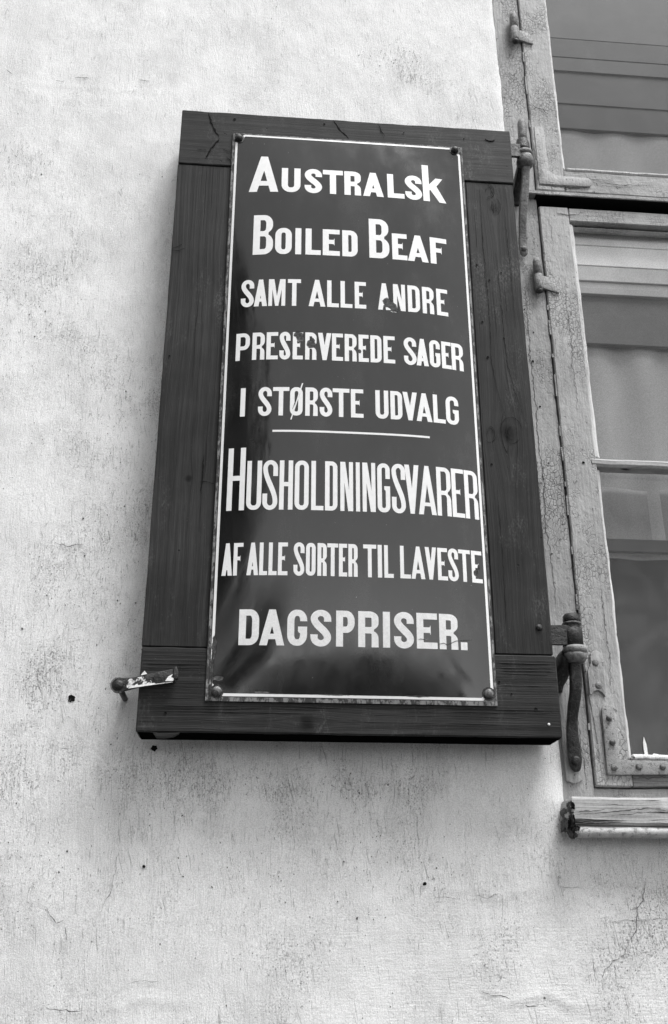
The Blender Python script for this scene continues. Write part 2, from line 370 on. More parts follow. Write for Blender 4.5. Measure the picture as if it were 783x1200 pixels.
def lathe(prof, c, axis='Y', n=20, amp=0.):
    """prof: (radius, t) pairs; t runs along axis from c"""
    V = []; F = []
    for (r, t) in prof:
        for k in range(n):
            a = 2*math.pi*k/n; x, y = r*math.cos(a), r*math.sin(a)
            p = {'Y': (x, t, y), 'Z': (x, y, t), 'X': (t, x, y)}[axis]
            q = Vector(c)+Vector(p)
            if amp: q += Vector((wn(q, 60, 1), wn(q, 60, 7), wn(q, 60, 9)))*amp
            V.append(tuple(q))
    for i in range(len(prof)-1):
        for k in range(n): F.append([i*n+k, i*n+(k+1) % n, (i+1)*n+(k+1) % n, (i+1)*n+k])
    F.append(list(range(n))); e = (len(prof)-1)*n; F.append(list(range(e, e+n)))
    b = bmesh.new(); me = mesh(V, F); b.from_mesh(me); bpy.data.meshes.remove(me)
    bmesh.ops.recalc_face_normals(b, faces=b.faces); return b
def sweep(path, amp=.0005, n=16, pw=4.):
    """path: (x, y, z, half width in X, half depth) rounded bar running roughly down in Z"""
    V = []; F = []; P = []
    for i in range(len(path)-1):                       # smooth subdivision
        for k in range(4):
            t = k/4; a = path[max(i-1, 0)]; b_ = path[i]; c_ = path[i+1]; d = path[min(i+2, len(path)-1)]
            P.append([.5*(2*b_[j] + (c_[j]-a[j])*t + (2*a[j]-5*b_[j]+4*c_[j]-d[j])*t*t + (3*b_[j]-a[j]-3*c_[j]+d[j])*t**3) for j in range(5)])
    P.append(list(path[-1]))
    for i, (x, y, z, w, dd) in enumerate(P):
        q0 = P[max(i-1, 0)]; q1 = P[min(i+1, len(P)-1)]
        T = Vector((q1[0]-q0[0], q1[1]-q0[1], q1[2]-q0[2])).normalized(); N = Vector((1, 0, 0)).cross(T).normalized(); B = T.cross(N)
        for k in range(n):
            a = 2*math.pi*k/n; ca, sa = math.cos(a), math.sin(a)
            q = Vector((x, y, z)) + B*w*math.copysign(abs(ca)**(2/pw), ca) + N*dd*math.copysign(abs(sa)**(2/pw), sa)
            q += Vector((wn(q, 70, 1), wn(q, 70, 7), wn(q, 70, 9)))*amp
            V.append(tuple(q))
    for i in range(len(P)-1):
        for k in range(n): F.append([i*n+k, i*n+(k+1) % n, (i+1)*n+(k+1) % n, (i+1)*n+k])
    F.append(list(range(n))); e = (len(P)-1)*n; F.append(list(range(e, e+n)))
    b = bmesh.new(); me = mesh(V, F); b.from_mesh(me); bpy.data.meshes.remove(me)
    bmesh.ops.recalc_face_normals(b, faces=b.faces); return b
def crack(pts, y, w, parent, mat=None, name='crack', wig=.0018, lip=.0004):
    """a thin irregular sliver along the polyline pts (x, z): tapers to nothing at both ends"""
    P = []
    for i in range(len(pts)-1):
        (x0, z0), (x1, z1) = pts[i], pts[i+1]; L = math.hypot(x1-x0, z1-z0); k = max(1, int(L/.004))
        for j in range(k): P.append((x0+(x1-x0)*j/k, z0+(z1-z0)*j/k))
    P.append(pts[-1]); n = len(P); V = []; F = []
    for i, (x, z) in enumerate(P):
        a = P[max(i-1, 0)]; c = P[min(i+1, n-1)]; t = Vector((c[0]-a[0], c[1]-a[1])).normalized(); nn = Vector((-t.y, t.x))
        o = wn((x, 0, z), 150, 2)*wig*1.6 + wn((x, 0, z), 50, 4)*wig*1.5
        hw = w*.5*(.35+.9*abs(wn((x, 1, z), 110, 6))*1.6)*min(1, 4*i/n+.15, 4*(n-1-i)/n+.15)
        px, pz = x+nn.x*o, z+nn.y*o
        V += [(px+nn.x*hw, y, pz+nn.y*hw), (px, y-lip, pz), (px-nn.x*hw, y, pz-nn.y*hw)]
    for i in range(n-1):
        for k in (0, 1): F.append([i*3+k, i*3+k+1, (i+1)*3+k+1, (i+1)*3+k])
    return obj(name, mesh(V, F), mat or M['crackm'], parent)

# ------------------------------------------------------------------ ground and house wall
GZ = -1.9
g = obj('ground', mesh([(-600, -600, GZ), (600, -600, GZ), (600, 600, GZ), (-600, 600, GZ)], [[0, 1, 2, 3]]), M['ground']); tag(g, kind='structure')
house = empty('house_front', (.7, 0, GZ), None, 'whitewashed rough plaster house wall carrying the shutter, with a weathered grey window at right', 'building')

JX = .7205; OX1 = 2.2; OZ0, OZ1 = -.135, 2.7       # window opening
def lump(x, z):
    p = Vector((x, 0, z))
    y = noise.noise(p*2.2)*.004 + noise.noise(p*9+Vector((5, 0, 0)))*.0016 + noise.noise(Vector((x*38, 1, z*24)))*.0006
    y += noise.noise(Vector((x*90, 2, z*30)))*.00035
    # flaking ledge low on the right, as a real step in the plaster
    for (x0, x1, z0, a, hgt) in ((.56, .76, -.395, .006, .0022), (.46, .70, -.240, .005, .0012), (-.20, -.09, .346, .004, .0012), (-.05, .12, -.40, .004, .0014), (-.40, -.02, 1.425, .004, .0008)):
        if x0 < x < x1:
            e = z0 + noise.noise(Vector((x*26, 7, z0)))*a*3 + noise.noise(Vector((x*90, 7, z0)))*a*.8
            k = math.sin(math.pi*(x-x0)/(x1-x0))**.5
            d = (z-e)/.0035
            y -= hgt*k*math.exp(-max(d, 0)*.35 if d > 0 else d*1.2 if d > -4 else -9)
    return y
def axis(lo, f0, f1, hi, step):
    A = []; v = f0
    s = step*2; w = f0
    while w > lo: w -= s; s *= 1.5; A.append(max(w, lo))
    A = A[::-1]
    k = int(round((f1-f0)/step)); A += [f0+(f1-f0)*i/k for i in range(k+1)]
    s = step*2; w = f1
    while w < hi: w += s; s *= 1.5; A.append(min(w, hi))
    return A
xs = axis(-8, -.46, JX, JX+.001, .0048)[:-1] + [JX]
xs = sorted(set(round(v, 6) for v in xs if v <= JX)); xs2 = axis(JX, JX, 1.02, 8, .0048)[1:]
zs = axis(GZ, -.46, 1.9, 6.5, .0055)
zs = sorted(set([round(v, 6) for v in zs] + [OZ0, OZ1]))
XS = xs + [round(v, 6) for v in xs2]; XS = sorted(set(XS + [OX1]))
V = []; F = []
def jitter(x, z):
    j = 0.
    if abs(x-JX) < 1e-5 and z > OZ0-.01: j = .0028*noise.noise(Vector((0, 3, z*14))) + .0012*noise.noise(Vector((0, 3, z*70))) - .0035*min(1, max(0, (z-.3)/1.2)) + .002
    return j
for z in zs:
    for x in XS:
        y = lump(x, z)
        if z > OZ0-.001 and -.001 < JX-x < .02: y += .0045*(1-(JX-x)/.02)**2       # the plaster rounds over at the window
        V.append((x+jitter(x, z), y, z))
nx = len(XS)
for i in range(len(zs)-1):
    for j in range(nx-1):
        cx, cz = (XS[j]+XS[j+1])/2, (zs[i]+zs[i+1])/2
        if JX < cx < OX1 and OZ0 < cz < OZ1: continue
        F.append([i*nx+j, i*nx+j+1, (i+1)*nx+j+1, (i+1)*nx+j])
jj = XS.index(round(JX, 6)) if round(JX, 6) in XS else min(range(nx), key=lambda k: abs(XS[k]-JX))
for i in range(len(zs)-1):                                     # reveal of the opening
    if OZ0-.001 <= zs[i] < OZ1:
        a, c = V[i*nx+jj], V[(i+1)*nx+jj]; k = len(V)
        V += [(a[0]+.003, .09, a[2]), (c[0]+.003, .09, c[2])]; F.append([i*nx+jj, k, k+1, (i+1)*nx+jj])
i0 = zs.index(OZ0); i1 = zs.index(OZ1)
for (ii) in (i0, i1):
    for j in range(jj, nx-1):
        if XS[j] < OX1:
            a, c = V[ii*nx+j], V[ii*nx+j+1]; k = len(V); V += [(a[0], .09, a[2]), (c[0], .09, c[2])]
            F.append([ii*nx+j, ii*nx+j+1, k+1, k])
wall = obj('wall', mesh(V, F), M['plaster'], house, smooth=True)
# small marks in the plaster
for pts, w in (([(.8484, -.215), (.842, -.25), (.83, -.262), (.826, -.295), (.808, -.312)], .0022), ([(.808, -.312), (.80, -.33), (.765, -.352), (.758, -.38)], .0012),
               ([(.49, -.2435), (.53, -.2465)], .0013), ([(.55, -.241), (.575, -.246), (.60, -.238)], .0010), ([(.56, -.385), (.60, -.393), (.63, -.406), (.68, -.405), (.735, -.4085)], .0024),
               ([(.70, -.228), (.74, -.231)], .0008), ([(.78, -.283), (.88, -.276)], .001),
               ([(-.1774, .3508), (-.151, .3435), (-.14, .349), (-.1273, .3475)], .003), ([(.0, -.37), (.03, -.366), (.06, -.368)], .001),
               ([(-.13, -.26), (-.11, -.285), (-.095, -.28)], .002), ([(-.095, -.29), (-.09, -.31)], .0018), ([(-.11, 1.4548+.003), (-.085, 1.459)], .002),
               ([(-.25, 1.452), (-.235, 1.4545), (-.22, 1.452)], .003), ([(-.29, 1.44), (-.272, 1.436)], .0018), ([(-.12, -.4), (-.07, -.41), (-.05, -.405)], .002),
               ([(.74, -.42), (.75, -.36), (.745, -.32)], .0007), ([(-.02, -.17), (-.03, -.24), (-.05, -.28)], .0009), ([(-.40, 1.462), (-.385, 1.45)], .0025)):
    crack(pts, -.0022, w*.72, house)
def hole(c, r, name='nail_hole', parent=None, y=-.0025):
    n = 26; V = []; F = []
    for k in range(n):
        a = 2*math.pi*k/n; q = r*(1+.15*wn((math.cos(a), 1, math.sin(a)), 5, c[0]*50)+.35*wn((math.cos(a), 0, math.sin(a)), 1.7, c[0]*90))
        V.append((c[0]+q*math.cos(a), y, c[1]+q*math.sin(a)))
    for k in range(n):
        a = 2*math.pi*k/n; V.append((c[0]+.45*r*math.cos(a), y+.0006, c[1]+.45*r*math.sin(a)))
    V.append((c[0], y+.0008, c[1]))
    for k in range(n):
        F.append([k, (k+1) % n, n+(k+1) % n, n+k]); F.append([n+k, n+(k+1) % n, 2*n])
    return obj(name, mesh(V, F), M['dark'], parent or house)
hole((-.1209, .0686), .0062); hole((.024, -.0124), .0050); hole((.476, -.225), .003); hole((.02, -.20), .0025)
# scattered pits: tiny, uncountable
V = []; F = []
rnd = random.Random(4)
CL = [(.48, 1.58, .05, .02), (-.36, .95, .05, .10), (-.30, .80, .06, .06), (-.05, .42, .05, .12), (-.10, .62, .06, .10), (-.05, .15, .05, .07), (.02, -.03, .07, .04), (-.33, 1.22, .05, .04), (.30, -.07, .12, .015), (.45, -.21, .06, .03), (-.16, .28, .05, .06), (-.12, -.20, .08, .06), (.82, -.22, .05, .05), (.25, -.25, .10, .08)]
def spot_xz():
    if rnd.random() < .35: return rnd.uniform(-.44, .72), rnd.uniform(-.44, 1.75)
    cx, cz, sx, sz = rnd.choice(CL); return rnd.gauss(cx, sx), rnd.gauss(cz, sz)
def free(x, z): return x < .71 and not (-.005 < x < .71 and 0 < z < 1.3)
for i in range(1500):
    x, z = spot_xz()
    if not free(x, z): continue
    r = rnd.uniform(.0004, .0010)*(1.9 if rnd.random() < .06 else 1); k = len(V); y = lump(x, z)-.0008
    for q in range(6):
        a = q*math.pi/3; rr = r*rnd.uniform(.4, 1.4); V.append((x+rr*math.cos(a), y, z+rr*1.3*math.sin(a)))
    F.append(list(range(k, k+6)))
tag(obj('pits', mesh(V, F), M['crackm'], house), kind='stuff'); V = []; F = []
for i in range(1100):                                     # short scores left by the lime brush
    x, z = spot_xz(); L = rnd.uniform(.003, .016); t = rnd.gauss(.10, .22); w = rnd.uniform(.00018, .00050)
    if not free(x, z): continue
    k = len(V); y = lump(x, z)-.0009; n_ = 4
    for q in range(n_+1):
        px_ = x+math.sin(t)*L*q/n_+rnd.gauss(0, .0003); pz_ = z+math.cos(t)*L*q/n_; ww = w*math.sin(math.pi*(q+.25)/(n_+.5)); V += [(px_-ww, y, pz_), (px_+ww, y, pz_)]
    for q in range(n_): F.append([k+2*q, k+2*q+1, k+2*q+3, k+2*q+2])
tag(obj('brush_scores', mesh(V, F), M['scorem'], house), kind='stuff')

# ------------------------------------------------------------------ window frame
wf = empty('window_frame', (.75, .03, -.08), house)
obj('jamb', beam(2, -.1, 2.6, (.0045, .07), (.715, .7788), .002, .02, .0008), M['frame'], wf, 'auto')
obj('bottom_rail', beam(0, .777, 1.9, (.0075, .07), (-.096, -.0685), .002, .03, .0006), M['railp'], wf, 'auto')
obj('transom', beam(0, .7785, 1.9, (.018, .07), (1.2, 1.235), .002, .03, .0006), M['railp'], wf, 'auto')
obj('slot_shade', beam(0, .7735, 1.9, (-.0105, .0655), (1.1962, 1.1983), .0004, .3, 0), M['dark'], wf)  # near-black lining and back stand in for the shade inside the slot
obj('slot_back', beam(0, .7735, 1.9, (.062, .072), (1.170, 1.1995), .0005, .3, 0), M['dark'], wf)
obj('drip_strip', beam(0, .7275, 1.9, (-.012, .0175), (1.1985, 1.2085), .0015, .02, .0006), M['railp'], wf, 'auto')
obj('back_stop', beam(2, -.06, 2.6, (.05, .09), (.7795, .80), .001), M['frame'], wf)
obj('head', beam(0, .7785, 1.9, (.0045, .07), (2.45, 2.55), .002), M['railp'], wf)
crack([(.7345, .93), (.733, .80), (.7365, .70), (.734, .62), (.737, .5), (.735, .42), (.7395, .32), (.740, .26)], .0036, .0022, wf, wig=.002)
crack([(.7255, .62), (.7262, .55), (.7275, .48), (.7265, .40)], .0036, .0014, wf)
crack([(.76, 1.02), (.758, .93)], .0036, .001, wf); crack([(.757, .12), (.7585, .07), (.764, .0), (.766, -.06)], .0036, .0018, wf)
crack([(.742, 1.566), (.75, 1.556), (.758, 1.564)], .0036, .0022, wf, wig=.001); crack([(.742, 1.55), (.75, 1.543), (.76, 1.552)], .0036, .001, wf)
crack([(.7295, 1.43), (.741, 1.431)], .0036, .0012, wf)
for (x, z, r) in ((.7375, .78, .0025), (.744, .675, .0022), (.7445, .85, .0015), (.729, .905, .0015), (.741, .36, .0016), (.751, .55, .0014)): hole((x, z), r, 'nail_hole', wf, .0036)

# ------------------------------------------------------------------ casements
def corner_plate(parent, outline, y0, y1, mat, rivets, bev=.001):
    p = obj('corner_plate', prism(outline, y0, y1, bev), mat, parent, 'auto')
    for (x, z) in rivets:
        obj('rivet', lathe([(.0056, 0), (.0056, -.0012), (.0045, -.0032), (.0024, -.0045), (.0005, -.0049)], (x, y0, z), 'Y', 14, .0004), M['rivet'], p, True)
    return p
def pill(x, z, w, h, rr):        # outline of a rounded strip end helper
    return [(x, z), (x+w, z), (x+w, z+h), (x, z+h)]
lo = empty('casement', (.80, .02, -.06), house, 'lower casement with flaking grey paint and a riveted corner plate')
GY = .030
obj('stile', beam(2, -.0668, 1.1755, (-.001, .045), (.7808, .8465), .0022, .02, .0008, seed=4), M['casing'], lo, 'auto')
obj('rail', beam(0, .847, 1.9, (.0003, .045), (1.1395, 1.1750), .002, .03, .0006, seed=6), M['railp'], lo, 'auto')
obj('rail', beam(0, .847, 1.9, (.0012, .045), (-.0665, -.0235), .002, .03, .0006, seed=7), M['barerail'], lo, 'auto', 'weathered bare wood bottom rail')
obj('moulding', beam(0, .845, 1.9, (.014, .028), (1.1280, 1.1385), .0035, .03, .0005), M['railp'], lo, 'auto')
obj('muntin', beam(0, .832, 1.9, (-.002, .032), (.5455, .5625), .0045, .02, .0007, seed=2), M['bare'], lo, 'auto')
obj('glazing_bead', beam(2, -.022, .5452, (.004, .029), (.8390, .8530), .005, .016, .0011, seed=1), M['putty'], lo, 'auto')
obj('glazing_bead', beam(2, .5626, 1.137, (.004, .029), (.8390, .8560), .005, .016, .0011, seed=8), M['putty'], lo, 'auto')
obj('glazing_bead', beam(0, .853, 1.9, (.003, .029), (-.0232, -.0105), .005, .016, .0012, seed=3), M['putty'], lo, 'auto')
obj('pane', mesh([(.84, GY, -.02), (1.9, GY, -.02), (1.9, GY, .55), (.84, GY, .55)], [[0, 1, 2, 3]]), M['glass'], lo)
obj('pane', mesh([(.84, GY, .55), (1.9, GY, .55), (1.9, GY, 1.14), (.84, GY, 1.14)], [[0, 1, 2, 3]]), M['glass'], lo)
a = []
def arc(cx, cz, r, a0, a1, n=7): return [(cx+r*math.cos(R(a0+(a1-a0)*i/n)), cz+r*math.sin(R(a0+(a1-a0)*i/n))) for i in range(n+1)]
L_out = [(.8012, -.0478)] + [(.9, -.0465)] + arc(.912, -.0345, .0115, -80, 90) + [(.8262, -.0225), (.8250, .060)] + arc(.8138, .0625, .0112, 0, 180)
corner_plate(lo, L_out, -.0075, -.0005, M['plate'], [(.8137, .0496), (.8153, .0079), (.8135, -.0359), (.8579, -.0339), (.9008, -.0334)])
# painted-over hinge plate of the casement, and the loose paint flake on the glass
hp = [(.7850, .092), (.788, .0925), (.7935, .0985), (.801, .1000), (.808, .0955), (.8125, .0885), (.8150, .0935)] + [(.8165, .155)] + arc(.8035, .160, .0125, 0, 150) + [(.7925, .150), (.785, .135)]
p = obj('hinge_plate', prism(hp, -.0052, -.0015, .0012), M['casing'], lo, 'auto')
for (x, z) in ((.8005, .1500), (.8022, .1085)): obj('rivet', lathe([(.0062, 0), (.0062, -.001), (.004, -.0022), (.0005, -.0026)], (x, -.0052, z), 'Y', 14), M['paleiron'], p, True)
obj('paint_flake', prism([(.8860, -.012), (.8915, -.013), (.8910, .010), (.8895, .016), (.8875, .024), (.8850, .014), (.8848, .004)], GY-.003, GY-.001), M['flake'], lo)
obj('paint_flake', prism([(.8965, -.0115), (.915, -.0115), (.911, -.0065), (.902, -.005)], GY-.004, GY-.001), M['flake'], lo)
crack([(.8185, 1.155), (.83, 1.1545), (.845, 1.1535), (.868, 1.155), (.872, 1.160)], -.0022, .005, lo, wig=.001)
crack([(.8015, 1.155), (.8025, 1.10), (.8035, 1.05)], -.0022, .0006, lo); crack([(.783, .135), (.784, .09), (.790, .02), (.7925, -.06)], -.0022, .0016, lo, wig=.0006)
crack([(.8, .085), (.801, .0), (.803, -.055)], -.0022, .0012, lo, wig=.0005)
crack([(.775, .955), (.787, .95), (.793, .939), (.800, .944)], -.0024, .0028, lo, wig=.001)
crack([(.8205, .98), (.8185, .90), (.8215, .83), (.818, .76), (.821, .70), (.817, .66)], -.0024, .0012, lo, wig=.003)
crack([(.828, .30), (.8275, .24), (.829, .16), (.8265, .10)], -.0024, .0018, lo, wig=.002)
hole((.819, .551), .0028, 'nail_hole', lo, -.0024)
crack([(.84, -.05), (.88, -.0515), (.93, -.051)], .0, .0018, lo)
up_ = empty('casement', (.80, .02, 1.2), house, 'upper casement with a paint-covered corner plate')
obj('stile', beam(2, 1.2205, 2.44, (.0, .045), (.7808, .8455), .0022, .02, .0008, seed=14), M['casing'], up_, 'auto')
obj('rail', beam(0, .846, 1.9, (.0015, .045), (1.2210, 1.2795), .002, .03, .0007, seed=16), M['railp'], up_, 'auto')
obj('glazing_bead', beam(2, 1.285, 2.44, (.004, .029), (.8380, .8525), .005, .016, .0009, seed=5), M['putty'], up_, 'auto')
obj('glazing_bead', beam(0, .8528, 1.9, (.000, .029), (1.2800, 1.2890), .003, .02, .0008, seed=9), M['putty'], up_, 'auto')
obj('pane', mesh([(.84, GY, 1.28), (1.9, GY, 1.28), (1.9, GY, 2.4), (.84, GY, 2.4)], [[0, 1, 2, 3]]), M['glass'], up_)
Lu = [(.7865, 1.2350), (.893, 1.2352)] + arc(.895, 1.2475, .0122, -80, 85) + [(.842, 1.2605), (.826, 1.262), (.811, 1.274), (.809, 1.40), (.788, 1.40)]
obj('corner_plate', prism(Lu, -.0026, .0005, .0008), M['casing'], up_, 'auto', 'corner plate buried under grey paint')
crack([(.7865, 1.2335), (.84, 1.2325), (.895, 1.2335)], -.0014, .0042, up_, wig=.0008)
crack([(.782, 1.345), (.784, 1.31), (.786, 1.27), (.7855, 1.235)], -.0038, .004, up_, wig=.001)
crack([(.785, 1.47), (.795, 1.456), (.812, 1.452), (.822, 1.44)], -.0016, .002, up_, wig=.002)
crack([(.8145, 1.232), (.8145, 1.2215)], -.0002, .0028, up_)
crack([(.85, 1.26), (.9, 1.2585), (.96, 1.26)], .0004, .0012, up_); crack([(.91, 1.25), (.97, 1.2485), (1.03, 1.251)], .0004, .0016, up_); crack([(.93, 1.243), (1.0, 1.241)], .0004, .001, up_)
# skins of old paint bridging the gap between frame and casement
for z, h in ((1.60, .030), (1.50, .055), (1.40, .02), (.905, .012), (.845, .035), (.79, .008), (.70, .05), (.61, .022), (.555, .03), (.50, .010), (.44, .04), (.36, .015), (.25, .03), (.03, .012)):
    obj('paint_skin', beam(2, z, z+h, (.0012, .006), (.7784, .7812), .0003, .004, .0005, seed=z*9), M['casing'], wf)

# knuckle hinges of the casements
for (x, z0, z1, who) in ((.7605, 1.652, 1.742, up_), (.7615, .945, 1.027, lo)):
    h = obj('hinge', lathe([(.001, 0), (.0075, .003), (.0088, .008), (.0088, (z1-z0)*.48), (.0078, (z1-z0)*.49), (.0078, (z1-z0)*.52), (.0092, (z1-z0)*.53), (.0092, z1-z0-.01), (.007, z1-z0-.002), (.001, z1-z0)], (x, -.009, z0), 'Z', 16, .0008), M['paleiron'], who, True)
    obj('hinge_leaf', prism([(x+.006, z0+.012), (x+.031, z0+.004), (x+.044, z0+.001), (x+.046, z0+.012), (x+.036, z0+.035), (x+.006, z0+.044)], -.0048, .0, .001), M['casing'], who, 'auto')
    obj('hinge_pin', lathe([(.001, -.006), (.0068, -.003), (.0072, .002), (.004, .004)], (x, -.009, z0), 'Z', 12), M['iron'], who, True)

# ------------------------------------------------------------------ sill
sl = empty('windowsill', (.8, -.02, -.15), house)
b = beam(0, .7165, 1.9, (-.050, .02), (-.1345, -.0905), .004, .012, .0012, seed=21)
for v in b.verts:                                   # the left end is eaten away
    if v.co.x < .7205: v.co.x += .004*wn(v.co, 60, 3)+.003*math.sin(v.co.z*260)
obj('sill_board', b, M['bare'], sl, 'auto')
for pts, w in (([(.725, -.118), (.77, -.116), (.80, -.112), (.86, -.108), (.90, -.107)], .0024), ([(.724, -.114), (.75, -.1125), (.775, -.111)], .0020), ([(.765, -.122), (.81, -.117), (.86, -.1135), (.93, -.1125)], .0014), ([(.725, -.130), (.76, -.131), (.80, -.130)], .0034), ([(.775, -.103), (.81, -.102)], .001), ([(.86, -.1095), (.92, -.110)], .0022)):
    crack(pts, -.0512, w, sl, wig=.001)
def rot_lump(c, rx, ry, rz, seed, mat):
    b = bmesh.new(); bmesh.ops.create_icosphere(b, subdivisions=4, radius=1)
    for v in b.verts:
        n_ = v.co.copy(); k = 1+.55*noise.noise(n_*1.6+Vector((seed, 0, 0)))+.30*noise.noise(n_*4.5+Vector((0, seed, 0)))+.16*noise.noise(n_*11)
        sq = max(abs(n_.x), abs(n_.y), abs(n_.z))**-.55
        v.co = Vector((c[0]+n_.x*rx*k*sq, c[1]+n_.y*ry*k*sq, c[2]+n_.z*rz*k*sq))
    return obj('rotten_end', b, M[mat], sl, 'auto', 'blackened crumbling end of the sill')
rot_lump((.7170, -.030, -.1200), .0050, .022, .0150, 3, 'iron'); rot_lump((.7195, -.040, -.1040), .0035, .013, .0060, 7, 'iron'); rot_lump((.7130, -.026, -.1330), .0040, .018, .0100, 12, 'iron')
tb = bmesh.new()
prof = [(math.cos(R(a_))*.0098, math.sin(R(a_))*.0090) for a_ in range(0, 360, 24)]
V = []; F = []; n = len(prof); K = 60
for i in range(K+1):
    x = .7215+(1.9-.7215)*(i/K)**1.4
    for (py, pz) in prof:
        k = 1.-.25*(i == 0); q = Vector((x, -.0405+py*k, -.1455+pz*k)); q += Vector((0, wn(q, 25, 1), wn(q, 25, 4)))*.0009; V.append(tuple(q))
for i in range(K):
    for k in range(n): F.append([i*n+k, (i+1)*n+k, (i+1)*n+(k+1) % n, i*n+(k+1) % n])
F.append(list(range(n)))
tb.free(); obj('drip_edge', mesh(V, F), M['zinc'], sl, True)
rot_lump((.7215, -.034, -.1455), .0050, .014, .0090, 17, 'iron'); rot_lump((.7250, -.0470, -.1400), .0040, .006, .0040, 23, 'iron')

# ------------------------------------------------------------------ what shows through the panes
iw = empty('inner_window', (1.2, .1, 1.0), house)
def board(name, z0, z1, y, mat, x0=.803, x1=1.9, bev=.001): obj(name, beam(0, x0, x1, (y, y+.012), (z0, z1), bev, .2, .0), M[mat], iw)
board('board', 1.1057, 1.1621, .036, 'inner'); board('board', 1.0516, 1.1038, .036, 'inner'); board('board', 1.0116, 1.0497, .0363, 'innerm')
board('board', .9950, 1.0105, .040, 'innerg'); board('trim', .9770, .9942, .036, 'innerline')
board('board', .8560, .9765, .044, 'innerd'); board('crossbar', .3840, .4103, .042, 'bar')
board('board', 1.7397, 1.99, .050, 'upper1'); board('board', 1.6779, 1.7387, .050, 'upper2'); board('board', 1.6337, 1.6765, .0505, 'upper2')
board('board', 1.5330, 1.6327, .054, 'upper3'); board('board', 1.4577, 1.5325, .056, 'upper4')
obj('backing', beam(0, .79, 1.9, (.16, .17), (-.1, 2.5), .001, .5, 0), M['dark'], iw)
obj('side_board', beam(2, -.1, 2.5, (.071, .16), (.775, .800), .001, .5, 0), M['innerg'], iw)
def curtain(z0, z1, y, mat, label, seed, amp=.004):
    V = []; F = []; nxx, nz = 130, 10
    for j in range(nz+1):
        z = z0+(z1-z0)*j/nz
        for i in range(nxx+1):
            x = .803+1.09*i/nxx
            zz = z + (.004*noise.noise(Vector((x*14, seed, 0))) if j == nz else 0)
            V.append((x, y+amp*math.sin(x*55+2*noise.noise(Vector((x*6, seed, z))))+amp*1.2*noise.noise(Vector((x*9, z*1.5, seed))), zz))
    for j in range(nz):
        for i in range(nxx): k = j*(nxx+1)+i; F.append([k, k+1, k+nxx+2, k+nxx+1])
    me = mesh(V, F); o = obj('curtain', me, M[mat], None, True); o.modifiers.new('thickness', 'SOLIDIFY').thickness = .001
    return tag(o, label, 'curtain')
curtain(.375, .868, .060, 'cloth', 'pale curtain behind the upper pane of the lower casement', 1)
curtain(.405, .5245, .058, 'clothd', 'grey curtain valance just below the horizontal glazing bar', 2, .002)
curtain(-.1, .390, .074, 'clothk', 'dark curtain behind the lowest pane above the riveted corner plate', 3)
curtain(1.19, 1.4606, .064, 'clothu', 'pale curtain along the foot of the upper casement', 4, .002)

# ------------------------------------------------------------------ rat-tail hinge pintles carrying the shutter
def pintle(name, label):
    return empty(name, (.73, .0, 0), house, label)
pt = empty('hinge_pintle', (.745, .0, 1.03), house, 'upper hinge pintle with a pointed pin and a long flat tail')
obj('pin', lathe([(.001, .068), (.006, .066), (.0095, .056), (.0105, .045), (.0100, .020), (.0090, 0)], (.7425, -.05, 1.303), 'Z', 16, .0015), M['greyiron'], pt, True)
obj('socket', lathe([(.006, .036), (.0125, .032), (.0145, .024), (.0155, .008), (.0155, 0)], (.7400, -.05, 1.2765), 'Z', 18, .0012), M['iron'], pt, True)
obj('collar', lathe([(.013, 0), (.018, .002), (.0188, .006), (.0175, .0105), (.0125, .012)], (.7420, -.05, 1.2650), 'Z', 20, .0010), M['paleiron'], pt, True)
obj('collar', lathe([(.010, 0), (.0155, .003), (.0182, .010), (.0180, .018), (.0165, .026), (.012, .030)], (.7420, -.05, 1.2360), 'Z', 20, .0022), M['greyiron'], pt, True)
obj('tail', sweep([(.7435, -.050, 1.262, .0085, .006), (.7429, -.048, 1.2365, .0092, .0055), (.7406, -.042, 1.1973, .0088, .0042), (.7369, -.034, 1.1576, .0094, .0040), (.7340, -.024, 1.120, .0086, .0038), (.7344, -.014, 1.0896, .0086, .0036), (.7349, -.009, 1.0666, .0092, .0034), (.7358, -.0065, 1.0490, .0096, .0034), (.7360, -.005, 1.0395, .0074, .003), (.7360, -.004, 1.0345, .0036, .002)]), M['greyiron'], pt, 'auto')
obj('bolt', lathe([(.006, 0), (.006, -.003), (.004, -.0048), (.0005, -.0052)], (.7358, -.0095, 1.050), 'Y', 14), M['greyiron'], pt, True)
obj('back_arm', sweep([(.7385, -.044, 1.255, .009, .012), (.7330, -.022, 1.225, .009, .012), (.7300, .0, 1.19, .010, .010), (.7290, .004, 1.175, .008, .006)], .0012), M['iron'], pt, 'auto')
pt = empty('hinge_pintle', (.745, .0, -.04), house, 'lower hinge pintle with thick collars and a bent flat tail')
cx = .7480
obj('pin', lathe([(.002, .016), (.012, .015), (.0150, .011), (.0155, .004), (.0150, .0)], (cx, -.05, .2105), 'Z', 18, .0008), M['iron'], pt, True)
obj('washer', lathe([(.0155, 0), (.0168, .001), (.0168, .003), (.0150, .0038)], (cx-.0005, -.05, .2060), 'Z', 18, .0004), M['rivet'], pt, True)
obj('socket', lathe([(.0125, .044), (.0140, .042), (.0138, .034), (.0178, .030), (.0185, .024), (.0182, .0)], (cx-.001, -.05, .1660), 'Z', 20, .0010), M['iron'], pt, True)
obj('collar', lathe([(.015, 0), (.0205, .002), (.0215, .007), (.0205, .0115), (.0160, .0130)], (cx+.0015, -.05, .1540), 'Z', 22, .0009), M['plate'], pt, True)
obj('collar', lathe([(.0110, 0), (.0165, .002), (.0200, .008), (.0208, .014), (.0180, .018)], (cx+.0005, -.05, .1365), 'Z', 22, .0012), M['greyiron'], pt, True)
